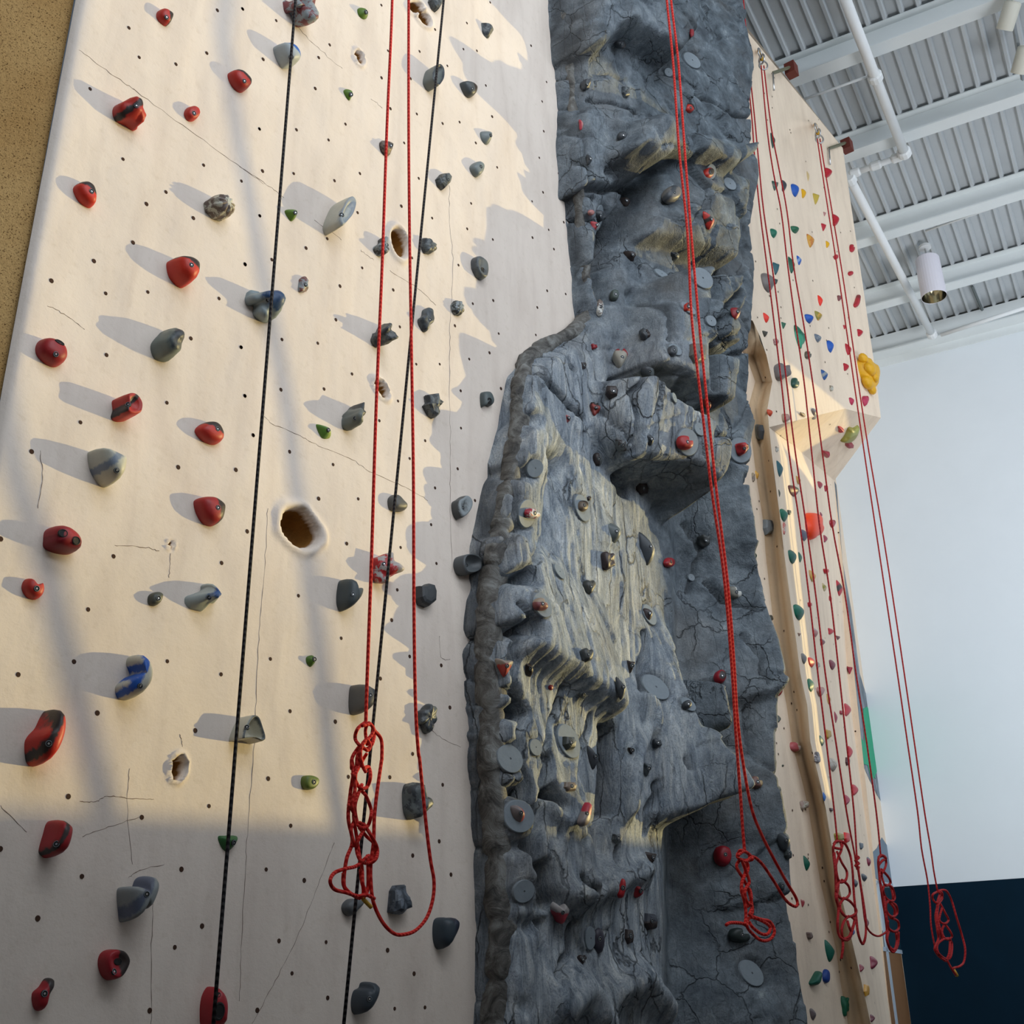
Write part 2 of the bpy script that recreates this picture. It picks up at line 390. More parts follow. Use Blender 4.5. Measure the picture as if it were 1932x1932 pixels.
def field_mesh(name, xs, zs, Pm, mat, attrs=None, mask=None):
    nx, nz = len(xs), len(zs)
    XX, ZZ = np.meshgrid(xs, zs)
    co = np.stack([XX, -Pm, ZZ], -1).reshape(-1, 3)
    I = np.arange(nx * nz).reshape(nz, nx)
    q = np.stack([I[:-1, :-1], I[:-1, 1:], I[1:, 1:], I[1:, :-1]], -1).reshape(-1, 4)
    if mask is not None:
        mk = mask.reshape(-1); q = q[mk[q].any(1)]
        used = np.zeros(nx * nz, bool); used[q.reshape(-1)] = True
        remap = np.cumsum(used) - 1; co = co[used]; q = remap[q]
    else: used = np.ones(nx * nz, bool)
    me = bpy.data.meshes.new(name)
    me.vertices.add(len(co)); me.vertices.foreach_set('co', co.astype(np.float32).reshape(-1))
    me.loops.add(len(q) * 4); me.loops.foreach_set('vertex_index', q.astype(np.int32).reshape(-1))
    me.polygons.add(len(q)); me.polygons.foreach_set('loop_start', np.arange(0, len(q) * 4, 4, dtype=np.int32))
    me.polygons.foreach_set('use_smooth', np.ones(len(q), bool))
    for k, A in (attrs or {}).items():
        at = me.attributes.new(k, 'FLOAT', 'POINT'); at.data.foreach_set('value', A.reshape(-1)[used].astype(np.float32))
    me.materials.append(mat); me.update(calc_edges=True)
    o = bpy.data.objects.new(name, me); COL.objects.link(o)
    return o, co, q

# ------------------------------------------------------------------ the pale climbing wall on the left
LX = 1.572
xs = np.arange(LX, 4.95, 0.0105)
zs = np.concatenate([np.arange(0.0, 1.55, 0.12), np.arange(1.55, 7.75, 0.0105), np.arange(7.8, 10.35, 0.12), [10.4]])
XX, ZZ = np.meshgrid(xs, zs)
Pw = 0.018 * fbm(XX * 1.1, ZZ * 0.5, 2, 3) + 0.012 * fbm(XX * 3.6, ZZ * 0.9, 3, 5) + 0.004 * fbm(XX * 9, ZZ * 7, 3, 8)
edge = 0.018 * fbm(ZZ * 1.2, XX * 0, 3, 12)
e = XX - LX
Pw = Pw - 0.022 * np.clip(1 - e / 0.028, 0, 1) ** 2
tint = np.zeros_like(Pw)
K = 500 / 1932.0
POCK = [(678, 108, 6, 13, -18, 0.05), (753, 459, 13, 26, -14, 0.09), (719, 734, 8, 20, -32, 0.06), (566, 996, 27, 41, -35, 0.12), (336, 1449, 13, 21, 8, 0.09),
        (323, 1028, 4, 6, 0, 0.03), (784, 14, 12, 10, 30, 0.07), (799, 34, 8, 16, -38, 0.07)]
for (px, py, rx, ry, rot, dep) in POCK:
    a = math.radians(rot); c = onY(px, py)
    ex = onY(px + rx * math.cos(a), py + rx * math.sin(a)) - c; ey = onY(px - ry * -math.sin(a), py - ry * math.cos(a)) - c
    Mx = np.array([[ex[0], ey[0]], [ex[2], ey[2]]]); Mi = np.linalg.inv(Mx)
    dx, dz = XX - c[0], ZZ - c[2]
    u = Mi[0, 0] * dx + Mi[0, 1] * dz; v = Mi[1, 0] * dx + Mi[1, 1] * dz
    r = np.sqrt(u * u + v * v) * (1 + 0.25 * fbm(XX * 14, ZZ * 14, 2, 31))
    Pw = Pw - dep * np.clip((1.08 - r) / 0.35, 0, 1) ** 0.6 + 0.014 * np.exp(-((r - 1.32) / 0.2) ** 2) * (1 + 0.5 * fbm(XX * 22, ZZ * 22, 3, 9))
    tint = np.maximum(tint, np.clip((1.12 - r) / 0.16, 0, 1))
main_wall, co1, q1 = field_mesh('climbing_wall', xs, zs, Pw, M_WALL, {'tint': tint})
tag(main_wall, 'pale cream textured climbing wall at left, nearest the camera, with brown hand pockets', 'climbing wall')
def wall_pt(px, py, lift=0.002):
    c = onY(px, py); 
    i = int(np.clip(np.searchsorted(xs, c[0]), 1, len(xs) - 1)); j = int(np.clip(np.searchsorted(zs, c[2]), 1, len(zs) - 1))
    return onY(px, py, Pw[j, i] + lift)
# bolt holes (threaded inserts) over the wall surface
CR_ = {'A': (0, 0), 'B': (450, 0), 'C': (0, 450), 'D': (450, 450), 'E': (0, 950), 'F': (450, 950), 'G': (0, 1432), 'H': (450, 1432)}
HO = {'A': '940,203 1015,418 1283,468 657,648 897,1160 1210,1400 1068,1487 1410,1590 1585,75 1768,65 1508,387 1892,940 1485,1204 1760,1320 1893,1573 1914,1247 970,1768 685,1903',
 'B': '30,65 275,150 1042,38 665,327 585,420 180,432 560,645 1090,370 1320,375 1433,215 1665,168 1640,358 1738,370 1523,480 1043,567 1255,573 1803,623 1835,18 1108,792 1300,831 1850,850 1488,900 1612,890 780,905 423,946 153,940 657,1020 1208,1042 1730,1042 177,1247 403,1265 885,1265 1886,1220 1314,1300 700,1317 1696,1483 1188,1503 1412,1590 868,1550 156,1573 1667,1668 647,1740 1854,1746 493,1808 1265,1880 243,1893',
 'C': '375,308 771,400 1078,390 1597,437 1787,188 1392,728 1758,793 777,849 1217,1197 1786,1147 587,1340 231,1553 1300,1667 1720,1686 1846,1434',
 'D': '48,188 902,214 1604,194 740,347 1128,375 1708,475 1857,452 710,592 1578,636 317,736 578,763 1176,644 1897,693 20,792 1830,833 1682,879 1467,916 1296,916 828,987 309,1102 624,1097 47,1147 1163,1185 1914,1094 1620,1110 1027,1328 1622,1382 108,1434 1361,1474 372,1554 690,1648 1248,1604 1598,1679 1433,1818 585,1896 873,1898 1724,1910',
 'E': '5,258 828,385 1802,203 1616,433 643,772 540,1153 1220,1150 133,1247 1612,1245 710,1527 1424,1655',
 'F': '790,292 1182,320 1404,154 1443,437 1158,629 437,672 1117,850 749,982 233,1133 1478,1180 1248,1115 1542,1487 376,1514 706,1590 1270,1825 1035,1276',
 'G': '499,273 1034,425 1524,343 598,856 1323,804 275,1162 1473,1218 1274,1373 1092,1834 1876,1832 2,655',
 'H': '217,143 801,130 1104,133 1488,188 381,486 1463,600 1270,704 202,805 479,885 1549,843 295,1326 638,1335 1088,1394 390,1563 1280,1565 650,1742 1138,1820 1360,1811'}
holes = []
for k, s in HO.items():
    for t in s.split(): a, b = map(float, t.split(',')); holes.append((CR_[k][0] + a * K, CR_[k][1] + b * K))
for t in '8,333 120,598 88,740 100,957 68,1150 207,1265 95,1402 15,1468 246,1620 136,1675 18,1732 174,1816'.split(): a, b = map(float, t.split(',')); holes.append((1000 + a * K, b * K))
for t in '125,381 260,405 53,503 42,703'.split(): a, b = map(float, t.split(',')); holes.append((1000 + a * K, 450 + b * K))
parts = []
for (px, py) in holes:
    c = wall_pt(px, py, 0.0005); R_ = 0.0072 * random.uniform(.85, 1.1); V = [tuple(c + np.array([0, -0.0012, 0]))]; Fs = []
    for k in range(10):
        a = 2 * math.pi * k / 10; V.append((c[0] + R_ * math.cos(a), c[1] - 0.0012, c[2] + R_ * math.sin(a)))
    for k in range(10):
        a = 2 * math.pi * k / 10; V.append((c[0] + 1.25 * R_ * math.cos(a), c[1] + 0.004, c[2] + 1.25 * R_ * math.sin(a)))
    for k in range(10):
        Fs.append((0, 1 + (k + 1) % 10, 1 + k)); Fs.append((1 + k, 1 + (k + 1) % 10, 11 + (k + 1) % 10, 11 + k))
    parts.append((V, Fs))
o = mesh_obj('bolt_hole', *join(parts), M_HOLE, main_wall, False); o['kind'] = 'stuff'
# hairline cracks in the paint
CRK = [[(149, 93), (207, 137), (251, 168)], [(251, 168), (344, 236), (445, 309), (500, 348)], [(450, 312), (502, 348), (535, 372)], [(592, 414), (645, 452)], [(560, 50), (600, 90), (645, 130)], [(700, 185), (722, 205)],
       [(680, 472), (705, 490)], [(735, 511), (787, 543), (823, 577)], [(90, 577), (120, 592), (160, 622)], [(499, 785), (515, 800), (561, 819), (595, 838), (665, 867), (697, 890), (758, 916), (807, 944)],
       [(848, 350), (848, 410), (855, 500), (850, 600), (848, 700), (850, 850), (849, 950), (853, 1080)], [(505, 960), (500, 1060), (490, 1180), (485, 1280), (480, 1400), (468, 1560), (462, 1650), (455, 1790), (452, 1890)],
       [(0, 1520), (50, 1570)], [(150, 1512), (180, 1512), (205, 1502), (245, 1506), (290, 1508)], [(155, 1578), (205, 1560), (268, 1540)], [(243, 1655), (268, 1640), (310, 1632)], [(245, 1450), (240, 1520), (250, 1630)],
       [(630, 1590), (600, 1670), (560, 1770), (520, 1850), (475, 1932)], [(795, 1360), (830, 1390), (870, 1410)], [(290, 1690), (286, 1780), (285, 1932)], [(75, 850), (80, 900), (72, 960)], [(320, 1020), (322, 1060), (318, 1090)],
       [(340, 1385), (344, 1408)], [(215, 1030), (270, 1032), (300, 1040)], [(830, 1200), (832, 1240), (848, 1245)]]
parts = []
for pl in CRK:
    P = spline(pl, 8); pts = []
    for i, (x, y) in enumerate(P):
        if random.random() < 0.06: pass
        pts.append(wall_pt(x + random.uniform(-1.3, 1.3), y + random.uniform(-1.3, 1.3), 0.0004))
    parts.append(tube(pts, [0.0011 * random.uniform(0.35, 1.2) for _ in pts], 4))
mesh_obj('hairline_cracks', *join(parts), M_CRACK, main_wall, False)

# tan stucco return to the left of the panel edge
xs2 = np.arange(-1.6, LX + 0.02, 0.03); zs2 = np.arange(0, 10.4, 0.05); X2, Z2 = np.meshgrid(xs2, zs2)
Pt = -0.01 - 0.62 * (LX + 0.02 - X2) + 0.02 * fbm(X2 * 2, Z2 * 1, 4, 40) - 0.025
tan_wall, _, _ = field_mesh('stucco_wall_return', xs2, zs2, Pt, M_TAN)
tag(tan_wall, 'tan speckled stucco wall face turning away past the left edge of the pale wall', 'wall panel')

# ------------------------------------------------------------------ sculpted grey rock column
rx = np.arange(3.55, 7.1, 0.0105); rz = np.arange(1.25, 10.3, 0.0125)
RX, RZ = np.meshgrid(rx, rz)
ROWS = {
 -70: [(1033, 0), (1046, 0.07), (1058, 0.05), (1078, 0.14), (1130, 0.18), (1180, 0.22), (1190, 0.22), (1290, 0.32), (1400, 0.42)],
 100: [(1050, 0), (1062, 0.07), (1078, 0.05), (1095, 0.15), (1160, 0.22), (1210, 0.25), (1220, 0.25), (1300, 0.32), (1415, 0.42)],
 250: [(1064, 0), (1074, 0.07), (1090, 0.05), (1102, 0.15), (1150, 0.2), (1205, 0.22), (1215, 0.22), (1300, 0.3), (1420, 0.42)],
 330: [(1070, 0), (1080, 0.07), (1093, 0.05), (1106, 0.15), (1150, 0.2), (1195, 0.2), (1210, 0.14), (1300, 0.3), (1432, 0.45)],
 420: [(1077, 0), (1087, 0.07), (1100, 0.05), (1116, 0.14), (1135, 0.08), (1190, 0.16), (1215, 0.18), (1300, 0.3), (1412, 0.42)],
 520: [(1088, 0), (1098, 0.07), (1110, 0.05), (1120, 0.14), (1135, 0.02), (1160, 0.15), (1240, 0.2), (1310, 0.33), (1425, 0.42)],
 600: [(1090, 0), (1100, 0.06), (1114, 0.05), (1125, 0.14), (1136, 0.05), (1165, 0.16), (1250, 0.22), (1320, 0.35), (1424, 0.44)],
 640: [(1025, 0), (1040, 0.07), (1060, 0.02), (1110, 0.136), (1150, 0.153), (1200, 0.16), (1260, 0.24), (1330, 0.33), (1420, 0.44)],
 700: [(962, 0), (975, 0.07), (990, 0.02), (1010, 0.154), (1090, 0.161), (1180, 0.16), (1260, 0.25), (1330, 0.33), (1420, 0.42)],
 800: [(952, 0), (960, 0.07), (972, 0.02), (995, 0.184), (1080, 0.175), (1180, 0.16), (1265, 0.27), (1340, 0.33), (1420, 0.42)],
 900: [(924, 0), (938, 0.07), (950, 0.02), (975, 0.205), (1060, 0.185), (1180, 0.16), (1255, 0.14), (1300, 0.12), (1408, 0.4)],
 1000: [(908, 0), (922, 0.07), (938, 0.02), (958, 0.205), (1040, 0.185), (1150, 0.16), (1262, 0.125), (1275, 0.03), (1420, 0.42)],
 1100: [(882, 0), (900, 0.045), (916, -0.07), (945, 0.205), (1040, 0.185), (1150, 0.16), (1266, 0.125), (1277, 0.03), (1440, 0.42)],
 1200: [(866, 0), (885, 0.045), (903, -0.07), (935, 0.205), (1040, 0.185), (1150, 0.16), (1266, 0.125), (1277, 0.03), (1458, 0.42)],
 1350: [(872, 0), (890, 0.045), (903, -0.07), (948, 0.205), (1050, 0.185), (1160, 0.16), (1264, 0.125), (1275, 0.03), (1465, 0.42)],
 1500: [(874, 0), (890, 0.045), (906, -0.07), (958, 0.205), (1050, 0.185), (1160, 0.16), (1255, 0.125), (1264, 0.03), (1472, 0.42)],
 1600: [(880, 0), (895, 0.045), (910, -0.07), (965, 0.205), (1060, 0.185), (1160, 0.16), (1250, 0.125), (1259, -0.06), (1490, 0.42)],
 1750: [(885, 0), (900, 0.045), (916, -0.07), (973, 0.205), (1060, 0.185), (1160, 0.16), (1250, 0.125), (1260, -0.06), (1505, 0.42)],
 1900: [(870, 0), (890, 0.045), (913, -0.07), (972, 0.205), (1060, 0.185), (1160, 0.16), (1245, 0.125), (1260, -0.06), (1522, 0.42)],
 2080: [(862, 0), (885, 0.045), (908, -0.07), (970, 0.205), (1060, 0.185), (1160, 0.16), (1245, 0.125), (1265, -0.06), (1532, 0.42)]}
def raster(tris, H):
    for T in tris:
        (x0, z0, p0), (x1, z1, p1), (x2, z2, p2) = T
        i0 = max(0, int((min(x0, x1, x2) - rx[0]) / 0.0105) - 1); i1 = min(len(rx), int((max(x0, x1, x2) - rx[0]) / 0.0105) + 2)
        j0 = max(0, int((min(z0, z1, z2) - rz[0]) / 0.0125) - 1); j1 = min(len(rz), int((max(z0, z1, z2) - rz[0]) / 0.0125) + 2)
        if i1 <= i0 or j1 <= j0: continue
        X, Z = RX[j0:j1, i0:i1], RZ[j0:j1, i0:i1]
        d = (z1 - z2) * (x0 - x2) + (x2 - x1) * (z0 - z2)
        if abs(d) < 1e-9: continue
        a = ((z1 - z2) * (X - x2) + (x2 - x1) * (Z - z2)) / d; b = ((z2 - z0) * (X - x2) + (x0 - x2) * (Z - z2)) / d; c = 1 - a - b
        m = (a >= -1e-3) & (b >= -1e-3) & (c >= -1e-3)
        H[j0:j1, i0:i1][m] = (a * p0 + b * p1 + c * p2)[m]
def w3(px, py, p): v = onY(px, py, p); return (v[0], v[2], p)
H = np.full(RX.shape, -0.16)
rows = []
for y, r in ROWS.items():
    L = [w3(x, y, p) for x, p in r]
    L[0] = (L[0][0], L[0][1], -.03); L = [(L[0][0] - .02, L[0][1], -.16)] + L
    L.append((L[-1][0] + 0.16, L[-1][1], 0.20)); L.append((L[-1][0] + 0.30, L[-1][1], -0.25)); rows.append(L)
tr = []
for A, B in zip(rows[:-1], rows[1:]):
    for i in range(len(A) - 1): tr += [(A[i], B[i], B[i + 1]), (A[i], B[i + 1], A[i + 1])]
raster(tr, H)
H = blur(H, 2)
def march(px, py, Hf):
    d = ray(px, py); d = d / np.linalg.norm(d); t = np.arange(2.5, 14, 0.006)
    P = CC[None, :] + d[None, :] * t[:, None]
    i = ((P[:, 0] - rx[0]) / 0.0105).astype(int); j = ((P[:, 2] - rz[0]) / 0.0125).astype(int)
    ok = (i >= 0) & (i < len(rx)) & (j >= 0) & (j < len(rz)); i = np.clip(i, 0, len(rx) - 1); j = np.clip(j, 0, len(rz) - 1)
    hit = ok & (-P[:, 1] <= Hf[j, i])
    k = np.argmax(hit)
    if not hit.any(): return onY(px, py, .3)
    return P[k]
BASE = H.copy()
def ledge(pts, d, L, end=0.05, endr=None):
    global H
    d *= 0.75; L *= 1.25
    W_ = []
    for i, (x, y) in enumerate(pts):
        p = -march(x, y, BASE)[1]; wt = 1.0 if end < 0.2 else i / (len(pts) - 1.0); v = onY(x, y, p + d * wt); W_.append((v[0], v[2]))
    W_.sort(); X = np.array([a for a, b in W_]); Z = np.array([b for a, b in W_])
    zl = np.interp(RX, X, Z) + 0.06 * fbm(RX * 3, RX * 0 + L, 3, 77)
    dz = RZ - zl
    tp = np.clip((RX - X[0]) / end, 0, 1) * np.clip((X[-1] - RX) / (endr or end), 0, 1)
    H = H + d * tp * np.where(dz > 0, np.clip(1 - dz / L, 0, 1) ** 0.85, np.clip(1 + dz / 0.07, 0, 1))
def groove(pts, wd, dep, jit=0.35):
    global H, GROOVE_SHADE
    P = []
    for x, y in pts: v = march(x, y, H); P.append((v[0], v[2]))
    x0 = min(a for a, b in P) - 3 * wd; x1 = max(a for a, b in P) + 3 * wd; z0 = min(b for a, b in P) - 3 * wd; z1 = max(b for a, b in P) + 3 * wd
    i0, i1 = np.searchsorted(rx, [x0, x1]); j0, j1 = np.searchsorted(rz, [z0, z1])
    X = RX[j0:j1, i0:i1] + 0.03 * jit * 2 * fbm(RX[j0:j1, i0:i1] * 12, RZ[j0:j1, i0:i1] * 12, 3, 5); Z = RZ[j0:j1, i0:i1] + 0.03 * jit * 2 * fbm(RX[j0:j1, i0:i1] * 12, RZ[j0:j1, i0:i1] * 12, 3, 15)
    D = np.full(X.shape, 9.0)
    for (ax, az), (bx, bz) in zip(P[:-1], P[1:]):
        vx, vz = bx - ax, bz - az; L2 = vx * vx + vz * vz + 1e-9
        t = np.clip(((X - ax) * vx + (Z - az) * vz) / L2, 0, 1)
        D = np.minimum(D, np.hypot(X - ax - t * vx, Z - az - t * vz))
    g = np.exp(-(D / wd) ** 2)
    H[j0:j1, i0:i1] -= dep * g
    if dep > 0 and wd < 0.05: GROOVE_SHADE[j0:j1, i0:i1] = np.maximum(GROOVE_SHADE[j0:j1, i0:i1], g)
GROOVE_SHADE = np.zeros_like(H)  # painted shade along narrow grooves and disc rings
def slab(poly, d, soft=0.035, tilt=0.0):      # a flat-faced block standing d proud of the column
    global H
    P = []
    for x, y in poly:
        p = -march(x, y, BASE)[1]; v = onY(x, y, p + d); P.append((v[0], v[2], p + d))
    A = np.array(P); co_, *_ = np.linalg.lstsq(np.c_[A[:, 0], A[:, 1], np.ones(len(A))], A[:, 2], rcond=None); co_[:2] = np.clip(co_[:2], -.3, .3)
    co_[2] = (A[:, 2] - co_[0] * A[:, 0] - co_[1] * A[:, 1]).mean()
    i0, i1 = np.searchsorted(rx, [A[:, 0].min() - .12, A[:, 0].max() + .12]); j0, j1 = np.searchsorted(rz, [A[:, 1].min() - .12, A[:, 1].max() + .12])
    X = RX[j0:j1, i0:i1]; Z = RZ[j0:j1, i0:i1]; X = X + .05 * fbm(X * 5, Z * 5, 4, 91); Z = Z + .05 * fbm(X * 5, Z * 5, 4, 95)
    D = np.full(X.shape, 9.0); ins = np.zeros(X.shape, bool); n = len(P)
    for k in range(n):
        ax, az, _ = P[k]; bx, bz, _ = P[(k + 1) % n]
        vx_, vz_ = bx - ax, bz - az; t = np.clip(((X - ax) * vx_ + (Z - az) * vz_) / (vx_ ** 2 + vz_ ** 2 + 1e-9), 0, 1)
        D = np.minimum(D, np.hypot(X - ax - t * vx_, Z - az - t * vz_))
        ins ^= ((az > Z) != (bz > Z)) & (X < (bx - ax) * (Z - az) / (bz - az + 1e-12) + ax)
    S = np.where(ins, D, -D); w_ = np.clip(S / soft + .5, 0, 1); w_ = w_ * w_ * (3 - 2 * w_)
    T_ = co_[0] * X + co_[1] * Z + co_[2] - 0.03 * np.exp(-np.clip(S, 0, 1) / .05)
    R_ = H[j0:j1, i0:i1]; H[j0:j1, i0:i1] = R_ * (1 - w_) + np.maximum(T_, R_) * w_
for poly, d in [([(1118, -30), (1186, -30), (1184, 35), (1164, 70), (1140, 86), (1116, 78)], .11), ([(1186, -40), (1325, -40), (1332, 60), (1300, 94), (1240, 54), (1186, 35)], .22),
                ([(1108, 192), (1203, 205), (1198, 300), (1193, 352), (1108, 350)], .06), ([(1243, 205), (1290, 222), (1330, 240), (1375, 248), (1415, 258), (1430, 270), (1424, 300), (1410, 310), (1340, 288), (1290, 272), (1262, 308), (1216, 292), (1211, 260)], .27),
                ([(1290, 288), (1420, 335), (1414, 400), (1404, 488), (1330, 463), (1240, 446), (1207, 434), (1216, 360), (1265, 312)], .15), ([(1140, 448), (1240, 450), (1310, 505), (1262, 560), (1268, 600), (1240, 672), (1150, 625), (1138, 560)], .06),
                ([(1310, 505), (1352, 490), (1357, 640), (1357, 728), (1300, 704), (1247, 680), (1268, 600), (1275, 560)], .24), ([(1362, 508), (1420, 512), (1412, 650), (1362, 638)], .26), ([(1361, 648), (1412, 666), (1406, 760), (1362, 738)], .25),
                ([(1210, 702), (1245, 694), (1300, 745), (1400, 800), (1408, 860), (1400, 938), (1345, 917), (1285, 886), (1217, 858), (1203, 780)], .25),
                ([(1276, 1378), (1310, 1366), (1385, 1398), (1438, 1400), (1458, 1440), (1452, 1482), (1415, 1512), (1320, 1519), (1270, 1507)], .15), ([(1268, 1285), (1325, 1290), (1338, 1362), (1268, 1364)], .07), ([(1343, 1278), (1395, 1290), (1398, 1388), (1343, 1362)], .17)]:
    slab(poly, d)
ledge([(1000, 1190), (1075, 1243), (1110, 1256), (1150, 1290), (1198, 1338)], .17, .42, .12, .03)
ledge([(1262, 1364), (1310, 1361), (1343, 1363), (1386, 1392)], .18, .5, .25)
ledge([(1258, 1505), (1320, 1518), (1390, 1511), (1428, 1508)], .52, .8, .30, .1)
ledge([(1395, 1302), (1440, 1300), (1468, 1288)], .12, .4)
ledge([(1030, 1488), (1062, 1530), (1082, 1548), (1122, 1512)], .09, .3, .08)
ledge([(1018, 1645), (1060, 1690), (1110, 1680), (1132, 1650)], .10, .35, .05)
ledge([(1305, 1010), (1350, 1030), (1432, 1025)], .06, .5, .1)
# bulges
for pts, wd, dep in [([(1130, 30), (1125, 20)], .20, -.12), ([(1205, 1315), (1210, 1370), (1188, 1440), (1180, 1525)], .055, -.09), ([(1215, 1640), (1130, 1680), (1075, 1700)], .05, -.08),
                     ([(1045, 1900), (1085, 1870), (1120, 1930)], .09, -.12), ([(1150, 1870), (1200, 1845), (1245, 1905)], .08, -.11), ([(1330, 1900), (1420, 1930)], .15, -.1), ([(1390, 100), (1385, 60)], .15, -.08),
                     ([(1225, 225), (1250, 240)], .08, -.10), ([(1300, 420), (1330, 380)], .16, -.06), ([(1150, 1010), (1160, 1080)], .1, -.03), ([(1000, 780), (1010, 850)], .07, -.03)]:
    groove(pts, wd, dep, 0.6)
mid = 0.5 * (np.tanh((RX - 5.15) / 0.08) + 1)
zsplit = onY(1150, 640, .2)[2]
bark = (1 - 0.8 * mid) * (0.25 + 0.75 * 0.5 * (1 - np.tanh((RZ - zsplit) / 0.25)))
v1, e1 = voro(RX + 0.1 * fbm(RX * 3, RZ * 3, 2, 2), RZ + 0.1 * fbm(RX * 3, RZ * 3, 2, 4), 3, (0.42, 0.50))
v2, e2 = voro(RX + 0.03 * fbm(RX * 9, RZ * 9, 2, 2), RZ, 9, (0.15, 0.2))
body = np.clip((H - 0.08) / 0.1, 0, 1)
crag = 0.046 * v1 + 0.020 * v2 - 0.028 * np.exp(-(e1 / 0.05) ** 2) * (vnoise(RX * 2, RZ * 2, 5) > .45)
wx = RX + 0.05 * fbm(RX * 6, RZ * 2.5, 3, 60)
fib = np.abs(fbm(wx * 17, RZ * 1.8, 4, 21)) ; fib2 = fbm(wx * 38, RZ * 6, 3, 25)
bk = 0.016 * v1 + 0.04 * (fbm(RX * 4, RZ * 0.9, 3, 33)) + 0.026 * np.minimum(fib * 4, 0.5) - 0.018 + 0.010 * fib2
H = blur(H, 3)
H = H + body * ((1 - bark) * crag + bark * bk) + 0.014 * fbm(RX * 7, RZ * 7, 5, 50, .6) * (0.3 + 0.7 * body)
GRV = [([(1105, 190), (1150, 195), (1203, 212)], .014, .025), ([(1112, 354), (1192, 356)], .02, .05), ([(1206, 292), (1203, 350), (1196, 420), (1178, 440)], .05, .10),
       ([(1278, 95), (1290, 150), (1330, 185), (1380, 215), (1418, 240)], .016, .03), ([(1357, 512), (1362, 600), (1357, 640), (1358, 733)], .022, .06), ([(1358, 642), (1385, 655), (1418, 665)], .015, .04),
       ([(1134, 440), (1132, 500), (1136, 560)], .05, .14), ([(1206, 690), (1200, 740), (1205, 790), (1195, 850)], .02, .05), ([(1245, 690), (1275, 725), (1310, 755), (1320, 770), (1350, 820), (1380, 865), (1410, 905)], .014, .04),
       ([(1000, 702), (1040, 730), (1080, 770), (1103, 790)], .02, .05), ([(1047, 662), (1075, 690), (1087, 700)], .01, .02), ([(1135, 775), (1160, 800), (1190, 832)], .014, .03),
       ([(1039, 900), (1037, 947), (1032, 993), (1023, 1030), (1011, 1058)], .02, .05), ([(983, 910), (985, 940), (975, 970), (958, 1032)], .018, .04), ([(986, 1142), (974, 1180), (972, 1221), (975, 1290), (978, 1345)], .018, .04),
       ([(967, 1300), (974, 1347), (983, 1377), (990, 1440), (997, 1510), (1014, 1547)], .018, .06), ([(1058, 1300), (1051, 1330), (1039, 1381), (1032, 1412), (1028, 1430)], .016, .05),
       ([(1028, 1430), (1032, 1475), (1033, 1510), (1018, 1556), (1021, 1626), (1023, 1742)], .024, .08), ([(1114, 1351), (1102, 1398), (1095, 1463), (1097, 1498)], .014, .04), ([(1150, 1390), (1150, 1480), (1146, 1590)], .07, .16),
       ([(1139, 1370), (1137, 1463), (1135, 1533), (1111, 1591)], .02, .05), ([(1214, 1196), (1219, 1226), (1212, 1263), (1216, 1300)], .02, .06), ([(1244, 1475), (1234, 1510), (1220, 1533), (1215, 1572)], .014, .04),
       ([(1040, 862), (1056, 872)], .035, .08), ([(1166, 895), (1180, 925)], .035, .12), ([(1052, 880), (1050, 950), (1042, 1015)], .10, .05), ([(1052, 1495), (1075, 1520)], .035, .10), ([(1035, 1640), (1050, 1700)], .04, .08), ([(1120, 1665), (1145, 1680)], .03, .06),
       ([(1018, 1800), (1022, 1740)], .012, .05), ([(1180, 1640), (1170, 1600)], .015, .03), ([(1085, 1740), (1075, 1800), (1060, 1840)], .015, .05), ([(1250, 560), (1275, 600), (1268, 640)], .02, .04), ([(1250, 545), (1270, 555)], .06, .08),
       ([(1296, 1430), (1300, 1450)], .01, .02), ([(1404, 1340), (1420, 1420)], .012, .03), ([(1290, 990), (1320, 1050), (1300, 1120)], .012, .02), ([(1330, 1100), (1370, 1135), (1430, 1150)], .014, .03), ([(1400, 1200), (1440, 1240), (1455, 1290)], .014, .03)]
for y in (1195, 1262, 1310, 1362, 1393, 1425, 1467, 1530, 1583, 1662, 1745, 1875): GRV.append(([(910, y + 8), (932, y), (955, y + 9)], .012, .04))
for y in (30, 72, 150, 205, 250, 310, 370, 415, 500): xo = np.interp(y, [0, 500], [1042, 1086]); GRV.append(([(xo, y), (xo + 25, y - 2), (xo + 45, y + 6)], .011, .03))
for g_, w__, d__ in GRV: groove(g_, max(w__ * .85, .0115), d__ * 1.6, .5)
groove([(1040, 0), (1050, 100), (1062, 250), (1075, 420), (1086, 540)], .012, .03)
groove([(896, 1060), (893, 1180), (900, 1300), (903, 1450), (908, 1600), (914, 1760), (905, 1900), (898, 2000)], .042, .20)
groove([(940, 880), (930, 940), (920, 1010)], .025, .07)
